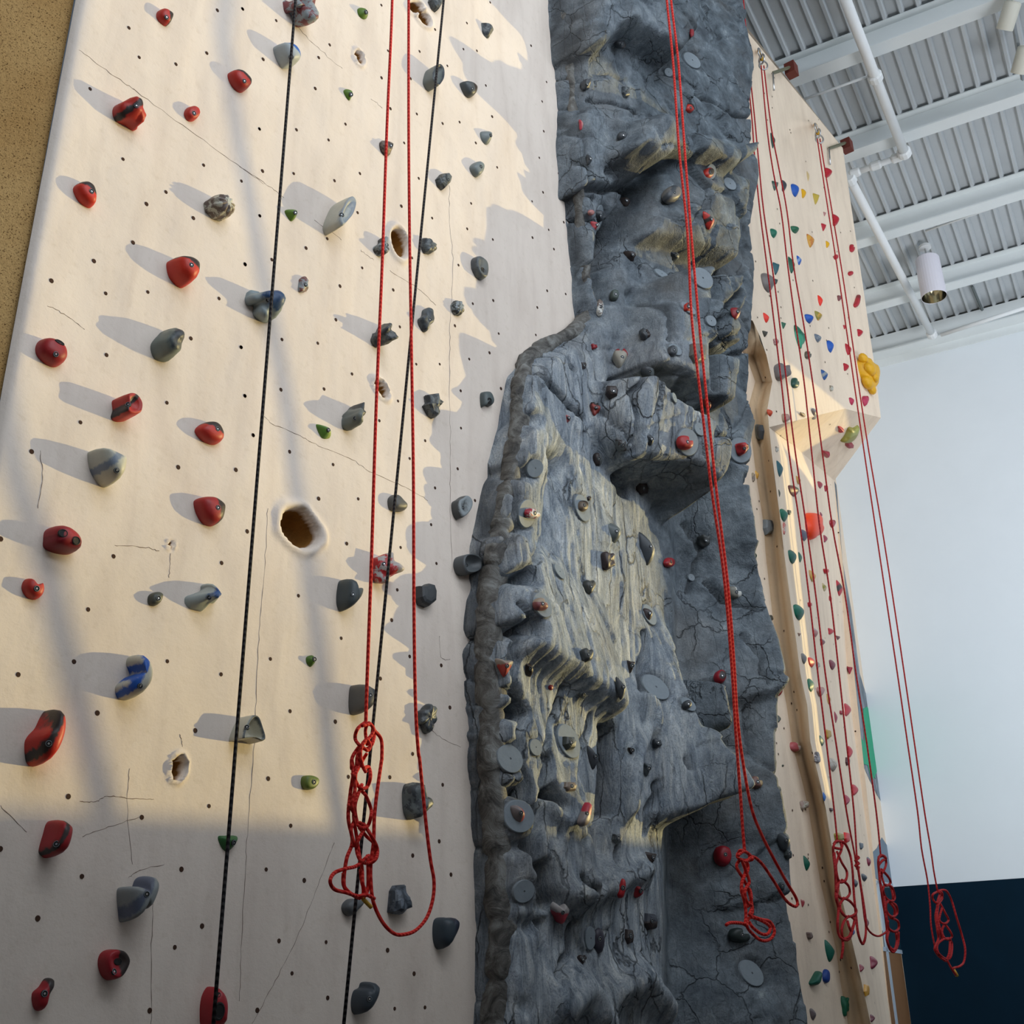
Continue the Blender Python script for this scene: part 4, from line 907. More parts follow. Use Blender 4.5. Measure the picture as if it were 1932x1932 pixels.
MAINH = [
('A', '1150,75 1185,55 1225,75 1268,110 1255,155 1235,185 1200,175 1150,125', RED, BLK_, 'right', 'dome', '1215,125', {}, 'small red hold with a black corner, highest hold near the tan left edge'),
('A', '1672,520 1715,497 1765,520 1835,590 1835,635 1790,668 1740,650 1690,590', RED, BLK_, 'top', 'dome', '1782,590', {}, 'red egg-shaped hold with a dark top, near the first black rope high up'),
('A', '842,790 860,730 920,698 975,715 1010,770 1025,820 1060,860 1075,905 1030,938 985,915 930,885 870,855', RED, BLK_, 'diag', 'dome', '995,770', {'lump': .35, 'depth': .085}, 'two-lobed glossy red hold with dark sockets, upper left of the pale wall'),
('A', '1348,830 1360,785 1405,765 1450,790 1460,835 1430,878 1380,878', RED, DR, '', 'dome', '1415,825', {'lump': .1}, 'small round red knob right of the two-lobed red hold'),
('A', '543,1360 580,1320 635,1315 680,1350 705,1420 705,1490 680,1510 630,1490 575,1440', (.6, .03, .012), BLK_, 'top', 'dome', '668,1395', {}, 'red hold with a black upper half nearest the tan stucco edge'),
('A', '1505,1460 1550,1420 1600,1415 1660,1450 1700,1520 1705,1570 1660,1600 1600,1590 1530,1530', BRN, CRM, 'streak', 'dome', None, {'ribs': 9, 'depth': .075}, 'ribbed brown and white hold like a shell, left of the first black rope'),
('C', '1238,175 1250,130 1310,118 1390,140 1450,190 1450,270 1430,320 1375,350 1320,325 1260,260', (.55, .03, .012), BLK_, 'top', 'dome', '1397,192', {'depth': .085}, 'large smooth orange-red hold with a black band across its top'),
('C', '270,790 290,735 330,715 400,730 460,770 498,830 490,900 430,932 360,910 290,850', (.36, .02, .02), BLK_, 'none', 'dome', '408,843', {'dark': [(113, 646, 9, .5)]}, 'dark red rounded hold close to the left edge with a slot in its top'),
('C', '1125,760 1180,680 1230,640 1285,640 1325,690 1318,820 1290,880 1220,882 1155,850', (.14, .17, .155), DG, 'centre', 'dome', None, {'depth': .10, 'lump': .15}, 'big grey-green pear-shaped hold with a dark smear'),
('C', '832,1290 850,1230 845,1155 890,1135 950,1150 1005,1220 1005,1290 970,1320 880,1325', RED, BLK_, 'diag', 'jug', '935,1210', {'depth': .085}, 'red hold with a dark pinched notch, right above the cream fin'),
('C', '1433,1395 1470,1345 1540,1325 1600,1350 1640,1430 1625,1485 1570,1500 1490,1465', RED, BLK_, 'top', 'dome', '1587,1388', {}, 'red rounded hold with dark top, left of the first black rope mid-wall'),
('C', '668,1560 680,1515 760,1540 860,1580 912,1610 905,1700 880,1770 830,1805 760,1770 690,1670', CRM, (.2, .24, .3), 'diag', 'dome', '852,1690', {'depth': .10}, 'cream shark-fin hold with a bluish smear'),
('E', '1433,-35 1500,-60 1570,-50 1640,0 1648,50 1625,130 1570,162 1500,135 1450,60', (.36, .02, .018), BLK_, 'right', 'dome', '1590,30', {}, 'red drop-shaped hold with a dark right rim, left of the big brown pocket'),
('E', '338,250 350,180 400,150 470,165 560,230 600,300 590,350 530,365 430,350 345,310', (.36, .022, .025), DR, 'low', 'dome', None, {'dark': [(119, 1006, 8, .9), (144, 1020, 8, .9)], 'depth': .075}, 'red oval hold with two round finger sockets'),
('E', '168,610 180,560 210,540 245,580 285,590 320,580 328,640 300,690 250,697 195,665', RED, BLK_, 'none', 'dome', '268,620', {}, 'small red crescent hold with a ringed bolt, by the left picture edge'),
('E', '1085,680 1110,650 1160,640 1195,665 1170,725 1130,747 1090,730', (.07, .075, .06), BLK_, '', 'dome', '1155,690', {}, 'small dark olive knob left of the blue and white spiky hold'),
('E', '1368,700 1390,655 1500,625 1510,575 1545,555 1590,600 1620,660 1665,690 1650,725 1580,725 1520,778 1470,765 1385,760', (.32, .36, .35), (.012, .06, .22), 'centre', 'cone', '1525,685', {'lump': .4, 'depth': .08}, 'blue and white spiky hold with several points'),
('E', '865,1350 880,1310 950,1260 1005,1230 975,1150 990,1100 1030,1092 1080,1150 1105,1230 1090,1320 1040,1390 970,1428 890,1410', CRM, (.012, .09, .40), 'diag', 'dome', '1022,1330', {'depth': .09}, 'cream whale-tail hold with a bright blue stripe'),
('E', '210,1740 240,1680 310,1620 360,1540 405,1490 450,1500 468,1580 455,1680 410,1790 340,1890 280,1910 225,1870', (.52, .02, .01), BLK_, 'diag', 'dome', '355,1750', {'depth': .10}, 'largest red hold, a long horn leaning right by the left edge'),
('E', '1690,1720 1730,1620 1790,1548 1840,1560 1880,1650 1903,1720 1885,1750 1800,1725 1720,1730', CRM, GRY, 'centre', 'dish', '1800,1630', {'depth': .07}, 'white hollow triangular hold touching the first black rope'),
('G', '310,650 350,540 385,455 440,435 500,465 520,510 490,620 440,700 375,718 320,690', (.34, .015, .02), BLK_, 'diag', 'dome', '412,620', {'depth': .085}, 'long red oval hold with black smear in the shade at lower left'),
('G', '880,1000 890,935 950,925 1010,945 1050,870 1110,845 1155,870 1150,950 1090,1070 1050,1108 1010,1090 960,1170 910,1185 895,1120', (.24, .26, .26), (.10, .12, .17), 'diag', 'dome', '1070,985', {'depth': .09}, 'pale blue-grey hold of two leaning fins'),
('G', '730,1450 760,1405 820,1385 890,1400 935,1460 920,1520 870,1590 810,1612 755,1575 730,1510', (.34, .012, .02), BLK_, 'right', 'jug', '832,1550', {'dark': [(222, 1814, 8, .7)]}, 'round dark red hold with a black scoop and silver bolt'),
('G', '243,1710 300,1660 350,1600 400,1600 395,1650 350,1720 320,1820 285,1835 250,1800', (.34, .012, .02), BLK_, 'right', 'dome', '325,1710', {}, 'narrow red horn hold in the lower left corner'),
('G', '1597,565 1650,555 1745,557 1752,590 1710,650 1665,672 1625,640', (.03, .13, .035), DG, '', 'cone', '1705,610', {}, 'dark green wedge hold behind the first black rope'),
('G', '1480,1850 1495,1740 1540,1670 1580,1660 1630,1720 1650,1800 1645,1890 1620,1960 1500,1960', (.36, .012, .02), DR, '', 'dome', None, {'dark': [(414, 1908, 9, 1.5), (412, 1877, 4, 1)], 'depth': .07}, 'red hold with a deep oval pocket at the bottom picture edge'),
('B', '340,-30 440,-45 540,-30 525,30 545,100 530,150 490,185 440,165 410,80 360,70', MAR, LG, 'streak', 'dome', None, {'lump': .8, 'depth': .08}, 'maroon and white lumpy flower hold at the top picture edge'),
('B', '270,315 320,305 390,335 440,400 448,470 390,490 345,480 300,410', (.38, .42, .43), (.03, .12, .42), 'top', 'dome', '385,415', {'depth': .08}, 'white and blue curved fin hold behind the first black rope near the top'),
('B', '875,55 910,45 950,90 955,125 925,137 885,105', GRN, DG, '', 'cone', '932,88', {}, 'small green hold highest up, left of the red rope'),
('B', '770,655 800,640 838,665 838,700 820,730 790,700', GRN, DG, '', 'cone', '822,688', {}, 'small green hold just below the narrow brown slot'),
('B', '1390,0 1400,-30 1500,-30 1495,20 1450,85 1420,60', DG, GRY, 'streak', 'dome', None, {'facet': True}, 'dark grey angular hold cut by the top edge beside the second black rope'),
('B', '1775,165 1790,153 1865,205 1860,240 1830,277 1790,235', DG, GRY, 'streak', 'cone', None, {'lump': .3}, 'dark grey drop hold highest on the right of the pale wall'),
('B', '1360,580 1375,520 1400,485 1440,478 1475,520 1475,590 1445,640 1415,660 1375,620', (.16, .18, .17), DG, 'centre', 'dish', '1445,570', {'depth': .07}, 'grey-green rimmed hold behind the second black rope near the top'),
('B', '1622,600 1645,585 1700,600 1742,640 1735,690 1700,710 1660,680', (.07, .08, .085), BLK_, 'right', 'dome', '1705,645', {}, 'dark grey drop hold right of the rimmed grey-green hold'),
('B', '1768,960 1790,945 1850,948 1862,990 1845,1040 1815,1050 1780,1010', (.18, .21, .21), GRY, '', 'cone', '1840,985', {}, 'smooth grey cone hold, upper of a pair at right'),
('B', '1692,1210 1720,1180 1760,1172 1795,1205 1785,1260 1745,1290 1705,1250', (.18, .21, .21), GRY, '', 'dome', '1768,1215', {}, 'smooth grey round hold, lower of a pair at right'),
('B', '1035,1030 1070,1020 1125,1050 1120,1110 1100,1140 1075,1130 1040,1080', BRN, BLK_, 'streak', 'dome', '1112,1060', {'lump': .4}, 'dark brown hold like a mask behind the left strand of red rope'),
('B', '1440,1300 1480,1260 1530,1255 1558,1290 1545,1340 1495,1385 1455,1350', (.035, .04, .04), GRY, 'streak', 'dome', '1530,1310', {'facet': True}, 'black blocky hold just right of the second black rope'),
('B', '345,1525 400,1515 440,1530 435,1580 400,1610 370,1580', GRN, DG, '', 'cone', '415,1550', {}, 'small green hold left of the cream oval hold'),
('B', '640,1640 665,1570 720,1480 780,1440 820,1460 825,1510 790,1600 730,1660 675,1705 650,1680', CRM, (.3, .33, .35), 'centre', 'jug', '752,1565', {'depth': .10}, 'cream long oval hold leaning right, its top worn smooth'),
('B', '985,1800 1030,1770 1035,1740 1065,1730 1080,1780 1100,1790 1080,1840 1045,1865 1000,1845', (.06, .06, .06), LG, 'streak', 'dome', '1080,1785', {'lump': .5}, 'dark grey lumpy hold beside the upper brown pocket'),
('B', '1340,1740 1380,1735 1445,1790 1440,1835 1385,1850 1345,1820', DG, GRY, 'streak', 'dome', None, {'ribs': 7}, 'dark leaf-like ribbed hold right of the upper brown pocket'),
('D', '70,400 100,350 160,360 230,380 285,450 290,590 240,598 150,540 145,470 90,460', (.25, .30, .31), (.02, .06, .15), 'centre', 'dome', '215,450', {'lump': .6, 'depth': .09}, 'blue, black and white knuckled hold crossed by the first black rope'),
('D', '440,330 450,290 490,272 510,300 500,340 510,380 460,393 440,380', (.18, .07, .06), LG, 'streak', 'dome', '490,335', {'lump': .4}, 'small reddish-brown hold right of the blue knuckled hold'),
('D', '1705,200 1705,150 1735,128 1800,170 1815,240 1795,300 1745,280 1715,230', (.08, .09, .10), GRY, 'streak', 'jug', None, {'dark': [(912, 512, 7, 1.2)]}, 'dark grey horseshoe hold with a black hollow'),
('D', '1552,490 1575,450 1620,455 1645,500 1640,550 1605,562 1570,540', (.05, .055, .055), LG, 'streak', 'dome', None, {'ribs': 8}, 'small dark scallop-ribbed hold near the right of the pale wall'),
('D', '1312,590 1345,560 1355,515 1390,500 1425,530 1425,600 1400,640 1375,680 1340,660', (.085, .10, .11), DG, 'streak', 'dome', '1395,590', {'lump': .4}, 'dark blue-grey wavy hold right of the right-hand red strand'),
('D', '985,690 1010,655 1050,640 1080,605 1110,625 1112,720 1085,785 1040,785 990,740', (.12, .125, .12), DG, 'streak', 'dome', '1082,695', {'lump': .5, 'depth': .085}, 'grey-brown craggy hold behind the left red strand at mid height'),
('D', '765,1320 780,1280 840,1230 885,1198 915,1225 905,1270 885,1350 850,1390 790,1370', (.15, .165, .15), DG, 'right', 'dome', '850,1310', {'lump': .3, 'depth': .09}, 'grey-green hooked hold right of a small green hold'),
('D', '572,1350 600,1348 660,1370 690,1410 688,1450 630,1455 595,1410', (.10, .22, .03), (.25, .35, .06), 'right', 'cone', '657,1395', {}, 'small bright green pointed hold left of the hooked grey-green hold'),
('D', '1348,1215 1370,1190 1365,1140 1440,1128 1460,1170 1495,1195 1465,1250 1465,1300 1430,1315 1385,1290', (.04, .045, .05), GRY, 'streak', 'dome', '1475,1195', {'facet': True, 'lump': .4}, 'black knobby stacked hold between two ropes and the rock'),
('D', '1768,1130 1800,1110 1840,1120 1868,1190 1840,1225 1800,1210 1775,1228', (.08, .10, .10), DG, '', 'dome', None, {'dark': [(924, 756, 6, .9)]}, 'small dark grey hooked hold close to the rock shoulder'),
('D', '1095,1905 1115,1870 1150,1862 1200,1910 1238,1950 1220,1985 1160,1990 1110,1970', (.09, .09, .085), DG, '', 'dome', None, {}, 'dark grey-brown round hold split by the second black rope'),
('F', '1565,-10 1600,-35 1650,-60 1695,-20 1690,40 1640,100 1600,112 1570,60', (.075, .08, .08), LG, 'centre', 'jug', '1635,30', {}, 'dark hold with a pale ring round its bolt, left of the rock'),
('F', '1582,430 1600,385 1650,370 1720,385 1760,430 1750,490 1690,520 1620,520 1590,480', (.085, .095, .10), GRY, '', 'dish', '1663,450', {'depth': .06}, 'round grey saucer hold overlapping the edge of the rock'),
('F', '735,690 750,570 780,540 815,555 835,620 880,615 905,635 880,700 820,760 770,783 745,750', (.055, .07, .075), (.12, .13, .12), 'right', 'dome', '835,662', {'depth': .075}, 'dark slate hold of two leaves joined like a heart'),
('F', '985,400 1020,365 1080,362 1115,400 1150,460 1150,530 1100,550 1045,572 990,520', (.42, .015, .018), (.42, .38, .36), 'streak', 'dome', '1062,440', {'lump': .5, 'depth': .08}, 'red and white mottled hold between the left red strand and black rope'),
('F', '1290,600 1345,600 1380,580 1420,590 1440,640 1435,720 1380,757 1320,735 1295,690', (.045, .05, .055), BLK_, '', 'flat', None, {'facet': True}, 'black faceted block hold touching the right-hand red strand'),
('F', '497,1130 510,1110 550,1102 575,1130 570,1160 535,1190 505,1165', (.07, .15, .02), DG, '', 'cone', '555,1135', {}, 'small green cone hold left of the grey-brown dome hold'),
('F', '828,1440 840,1330 875,1308 920,1325 970,1350 992,1400 960,1480 910,1533 860,1535 835,1510', (.115, .11, .10), DG, 'right', 'dome', '962,1398', {'depth': .09}, 'grey-brown dome hold just above the coiled red rope'),
('F', '1305,1530 1345,1490 1390,1463 1440,1485 1457,1560 1420,1640 1370,1677 1340,1620 1310,1600', (.05, .055, .06), GRY, 'streak', 'dome', None, {'ribs': 7, 'lump': .3}, 'dark fan-shaped ribbed hold right of the right-hand red strand'),
('H', '462,150 480,120 540,120 585,145 580,190 540,222 490,222 465,195', (.12, .17, .03), DG, '', 'flat', '550,168', {}, 'olive green hold left of the coiled red rope'),
('H', '1218,280 1230,190 1265,155 1300,190 1330,260 1390,280 1412,320 1400,370 1330,390 1300,420 1270,440 1235,390', (.12, .14, .145), DG, 'streak', 'dome', None, {'lump': .4, 'depth': .085}, 'grey two-part hold, a leaf and a ball, crossed by red rope'),
('H', '1098,1120 1115,960 1140,920 1190,918 1215,960 1258,1010 1240,1090 1170,1130', (.035, .045, .06), (.10, .12, .15), 'streak', 'flat', None, {'facet': True, 'lump': .5}, 'black craggy upright hold inside the hanging loop of red rope'),
('H', '760,1080 780,1040 830,1015 920,1030 915,1060 860,1110 820,1147 775,1120', (.10, .105, .11), DG, '', 'dome', None, {}, 'grey hold partly hidden behind the end of the coiled rope'),
('H', '1435,1240 1450,1170 1495,1150 1530,1170 1570,1152 1605,1180 1595,1240 1540,1330 1490,1388 1445,1340', (.035, .05, .065), (.02, .025, .045), 'right', 'dome', None, {'depth': .07}, 'dark slate heart-shaped hold by the foot of the rock'),
('H', '845,1760 870,1690 920,1665 940,1630 985,1622 1020,1650 1010,1710 970,1780 920,1840 880,1862 850,1830', (.04, .052, .065), DG, '', 'dome', '955,1750', {'depth': .075}, 'dark slate bean hold at the bottom right of the second black rope'),
]
for crop, s, c1, c2, mode, prof, bolt, kw, label in MAINH:
    kw = dict(kw)
    if bolt: b_ = poly_of(bolt, crop)[0]
    else: b_ = None
    hold('main', 0, 0, poly_of(s, crop), c1, c2, mode, prof, label, bolt=b_, group='climbing holds on the near pale wall', **kw)

# generic outlines (unit size, y down) for the smaller holds
SH = {
 'round': [(math.cos(a) * .5, math.sin(a) * .5) for a in [i * math.pi / 4 for i in range(8)]],
 'drop': [(-.5, -.45), (-.05, -.48), (.42, -.2), (.5, .2), (.2, .5), (-.2, .3), (-.42, -.05)],
 'leaf': [(-.45, -.5), (0, -.3), (.42, 0), (.4, .28), (.05, .5), (-.25, .2), (-.42, -.15)],
 'oval': [(0, -.5), (.4, -.35), (.5, .05), (.35, .42), (0, .5), (-.4, .3), (-.5, -.1), (-.35, -.4)],
 'tri': [(-.5, -.5), (0, -.42), (.5, -.35), (.3, .1), (0, .5), (-.28, .1)],
 'heart': [(-.5, -.25), (-.3, -.5), (-.02, -.3), (.25, -.5), (.5, -.2), (.35, .12), (0, .5), (-.35, .15)],
 'block': [(-.45, -.5), (.3, -.45), (.5, -.1), (.4, .42), (-.2, .5), (-.5, .1)],
 'bean': [(-.5, -.1), (-.35, -.48), (.05, -.5), (.1, -.15), (.45, -.1), (.5, .3), (.15, .5), (-.35, .35)],
 'horn': [(-.5, .3), (-.2, -.1), (.15, -.5), (.45, -.45), (.35, .0), (.1, .45), (-.3, .5)],
 'blob': [(-.5, -.4), (-.2, -.5), (.0, -.32), (.3, -.4), (.42, -.1), (.5, .25), (.25, .35), (.0, .5), (-.3, .35), (-.42, 0)],
 'half': [(-.5, -.5), (0, -.45), (.42, -.15), (.45, .2), (0, .5), (-.35, .45), (-.42, 0)]}
def small(where, row, grp):
    px, py, w_, h_, shp, c1, c2, mode, label = row[:9]; kw = row[9] if len(row) > 9 else {}
    poly = [(px + x * w_, py + y * h_) for x, y in SH[shp]]
    lump = kw.get('lump', {'blob': .5, 'bean': .2}.get(shp, .08)); facet = shp in ('block',)
    bolt = (px + .12 * w_, py - .05 * h_) if min(w_, h_) > 11 and where == 'rock' else None
    return hold(where, px, py, poly, c1, c2, mode, kw.get('prof', 'cone' if shp in ('tri', 'drop', 'leaf', 'half') else 'dome'), label, bolt=bolt, lump=lump, facet=facet, group=grp)
ROCKH = [
(1171, 84, 20, 18, 'round', DG, BLK_, 'right', 'dark round knob highest on the rock column'),
(1106, 160, 19, 20, 'blob', DG, BLK_, '', 'black knobby hold at the upper left edge of the rock'),
(1181, 173, 18, 22, 'block', DG, GRY, 'streak', 'dark angular hold above the left of the brown rock ledge'),
(1306, 62, 7, 16, 'block', DR, BLK_, '', 'tiny red sliver of a hold near the top of the rock'),
(1097, 234, 10, 20, 'half', (.40, .03, .05), PNK, 'right', 'red hold on the upper left rim of the rock'),
(1174, 256, 20, 17, 'oval', DG, BLK_, '', 'dark hold with two bumps on a disc left of the brown ledge'),
(1113, 300, 12, 20, 'half', DG, BLK_, '', 'dark hold half hidden behind the upper rock rim'),
(1301, 204, 20, 20, 'round', RED, BLK_, 'top', 'red round hold just above the brown rock ledge, right of the rope'),
(1338, 326, 19, 22, 'round', RED, BLK_, 'centre', 'red round hold on a disc below the brown rock ledge'),
(1340, 415, 24, 36, 'leaf', RED, BLK_, 'diag', 'large red oval hold right of the rope, high on the rock'),
(1269, 365, 34, 34, 'round', (.15, .14, .13), DG, 'diag', 'big round grey-brown hold with a dark groove beside the rope'),
(1180, 379, 22, 18, 'drop', BLK_, DG, '', 'black drop hold on a disc left of the big round hold'),
(1131, 408, 20, 24, 'blob', DG, BLK_, '', 'black knuckle hold on the large disc by the rim'),
(1116, 401, 12, 11, 'round', (.42, .12, .12), PNK, 'streak', 'little pink knob on the rock rim'),
(1125, 425, 18, 18, 'half', (.42, .05, .06), WHT, 'right', 'red and white rounded hold below the little pink knob'),
(1191, 481, 26, 22, 'drop', BLK_, DG, '', 'black drop hold left of a similar one on a disc'),
(1272, 482, 28, 24, 'drop', DG, GRY, 'right', 'dark beaked hold on a disc just left of the rope'),
(1160, 556, 17, 22, 'oval', (.06, .08, .07), DG, '', 'dark green-grey oval hold below the black drops'),
(1298, 579, 16, 18, 'round', RED, BLK_, 'centre', 'red hold centred on a disc behind the ropes'),
(1390, 589, 19, 24, 'drop', DR, BLK_, 'centre', 'dark red hold with a black eye near the right edge of the rock'),
(1132, 580, 14, 32, 'oval', BRN, WHT, 'streak', 'striped brown and white narrow hold in the shoulder of the rock', {'lump': .5}),
(1121, 654, 12, 11, 'blob', DR, RED, '', 'tiny dark red chip at the start of the sunlit rock'),
(1217, 629, 22, 24, 'blob', DG, BLK_, 'right', 'dark double knob hold in the upper middle of the rock'),
(1101, 690, 12, 14, 'block', BLK_, DG, '', 'small black square hold on sunlit rock'),
(1171, 675, 30, 36, 'heart', (.32, .30, .25), DR, 'top', 'cream hold with a maroon upper lip'),
(1223, 702, 26, 26, 'oval', DG, GRY, 'right', 'dark spiral hold on a disc at the rock crack'),
(1270, 661, 18, 22, 'oval', DG, GRY, 'right', 'dark small oval hold left of the square brown hold'),
(1318, 666, 32, 40, 'block', (.13, .12, .105), BRN, '', 'big square grey-brown hold behind the two rope strands'),
(1155, 739, 25, 25, 'block', BLK_, DG, '', 'black block hold on the largest pale disc'),
(1123, 770, 18, 28, 'blob', (.26, .04, .03), BLK_, 'top', 'maroon and black hold left of the black block on a disc'),
(1072, 789, 15, 16, 'half', (.40, .10, .10), PNK, 'right', 'small pink-red hold on the left of the rock'),
(1336, 763, 16, 24, 'drop', RED, BLK_, '', 'red hold under the great black overhang, behind the ropes'),
(1173, 841, 23, 24, 'block', BLK_, GRY, 'streak', 'black angular hold beneath the curved crack'),
(1228, 829, 16, 22, 'drop', DG, BLK_, '', 'narrow dark pointed hold left of the big red bean'),
(1294, 835, 30, 27, 'bean', (.36, .02, .02), DR, '', 'big red bean-shaped hold on a disc left of the ropes'),
(1402, 847, 24, 25, 'blob', (.36, .02, .025), BLK_, 'right', 'red knotted hold on a pale disc near the right edge of the rock'),
(1128, 867, 18, 27, 'oval', BLK_, GRY, 'right', 'black oval hold on a long pale disc'),
(1212, 922, 24, 24, 'block', BLK_, DG, '', 'black block hold beside the second dark overhang'),
(1006, 969, 28, 20, 'bean', (.33, .015, .03), WHT, 'streak', 'red and white wriggly hold on the left edge of sunlit rock'),
(1101, 954, 19, 22, 'oval', (.14, .10, .07), BLK_, 'top', 'brown egg-shaped hold on a pale disc'),
(1112, 940, 8, 9, 'round', BLK_, DG, '', 'tiny black knob touching the brown egg-shaped hold'),
(1160, 1004, 32, 40, 'drop', (.11, .13, .13), GRY, '', 'smooth grey shark-fin hold in the middle of the rock'),
(1224, 1034, 36, 66, 'leaf', DG, (.3, .3, .28), 'right', 'largest dark hold on the rock, tall with a hollow side'),
(1148, 1059, 24, 38, 'blob', (.045, .03, .03), BLK_, '', 'black-brown curled hold below the grey shark fin'),
(1264, 1061, 19, 20, 'round', (.42, .02, .03), DR, 'streak', 'bright red round hold at the vertical corner of the rock'),
(1113, 1108, 23, 29, 'heart', (.05, .05, .045), BLK_, '', 'small black heart-shaped hold on sunlit rock'),
(1021, 1140, 27, 25, 'bean', (.32, .24, .17), MAR, 'low', 'tan and brown two-lobed hold on a disc'),
(1224, 1158, 19, 25, 'drop', (.05, .035, .035), BLK_, '', 'dark brown hold on a pale disc right of the sunlit strip'),
(1108, 1236, 25, 28, 'blob', (.05, .055, .055), DG, '', 'grey-black knobby hold above the slanting dark ledge'),
(1191, 1257, 20, 26, 'tri', BLK_, DG, '', 'black pointed hold right of the slanting dark ledge'),
(1174, 1298, 22, 44, 'leaf', (.04, .045, .05), GRY, 'right', 'dark upright blade hold at the lower end of the ledge'),
(953, 1258, 36, 36, 'tri', (.30, .25, .21), (.40, .04, .03), 'low', 'tan triangular hold with a red lower edge at the left border'),
(998, 1263, 22, 32, 'drop', BLK_, DG, '', 'black drop hold on a disc right of the tan triangular one'),
(1040, 1297, 9, 11, 'round', DR, BLK_, '', 'tiny dark red peg left of the slanting ledge'),
(1100, 1312, 14, 14, 'round', GRY, DG, '', 'small grey knob tucked under the slanting ledge'),
(1075, 1402, 25, 28, 'block', (.04, .045, .04), GRY, 'right', 'black box hold on the brightest sunlit disc'),
(1121, 1429, 24, 46, 'leaf', (.04, .045, .055), DG, '', 'tall dark leaf hold right of the black box hold'),
(1076, 1484, 28, 19, 'block', (.20, .15, .11), BRN, '', 'short brown slab hold above the broken dark gap'),
(980, 1535, 28, 34, 'drop', (.20, .17, .17), DR, 'right', 'mauve-grey hold with a red patch on a pale disc'),
(1105, 1537, 26, 44, 'horn', (.24, .20, .19), (.42, .03, .05), 'top', 'grey horn hold with a red tip below the broken gap'),
(1192, 1416, 14, 14, 'tri', BLK_, DG, '', 'small black chip on the thin sunlit flake'),
(1222, 1451, 22, 27, 'tri', (.05, .06, .065), GRY, 'streak', 'dark triangular hold right of the sunlit flake'),
(1240, 1402, 18, 20, 'blob', DG, GRY, '', 'dark lumpy hold near the corner, above the dark triangular one'),
(1165, 1582, 18, 18, 'block', DG, GRY, 'streak', 'little dark striped block in the shaded valley'),
(1230, 1619, 26, 27, 'tri', BLK_, DG, '', 'black wedge hold above two red ones'),
(1174, 1677, 15, 36, 'horn', (.36, .01, .015), DR, '', 'thin red claw-shaped hold'),
(1207, 1682, 20, 26, 'half', (.32, .012, .02), DR, '', 'dark red hold right of the thin red claw'),
(1058, 1724, 34, 42, 'heart', (.36, .33, .32), (.42, .05, .07), 'low', 'white and pink-red molar-shaped hold'),
(1129, 1774, 24, 50, 'oval', (.035, .03, .045), BLK_, '', 'long dark oval hold near the foot of the rock'),
(1098, 1811, 20, 20, 'heart', BLK_, DG, '', 'small black hold left below the long dark oval'),
(1227, 1739, 27, 34, 'block', (.04, .045, .06), BLK_, 'low', 'dark slate square hold left of the black recess'),
(1188, 1767, 17, 29, 'block', BLK_, DG, '', 'black narrow hold below the dark slate square'),
(1365, 1614, 32, 40, 'oval', (.30, .008, .018), DR, '', 'dark red oval hold in the black recess left of the knotted rope'),
(1396, 1765, 40, 28, 'bean', (.02, .03, .028), DG, '', 'black wide hold under the tail of the knotted rope'),
(1481, 1587, 26, 38, 'drop', (.055, .065, .075), DG, '', 'slate rounded hold at the right edge of the rock'),
(1488, 1612, 14, 18, 'block', (.05, .06, .06), DG, '', 'small dark block below the slate rounded hold'),
(1475, 1672, 12, 16, 'oval', DG, BLK_, '', 'small dark oval hold inside the rope loop'),
(1329, 1021, 26, 24, 'blob', (.05, .055, .055), DG, '', 'dark knobby hold left of the doubled rope in shade'),
(1386, 1118, 32, 22, 'bean', (.19, .18, .15), WHT, 'right', 'grey-brown peg hold with a white tip on a big disc'),
(1360, 1276, 24, 27, 'round', (.33, .012, .025), BLK_, 'centre', 'red hold with a black slot left of the doubled rope'),
(1297, 1329, 18, 18, 'round', DG, BLK_, '', 'dark bolt-like knob on a disc in the shaded rock'),
(1427, 1476, 25, 23, 'bean', (.20, .10, .08), TAN, 'right', 'brown two-lobed hold above the black recess, right of the rope'),
]
for r in ROCKH: small('rock', r, 'climbing holds on the rock column')

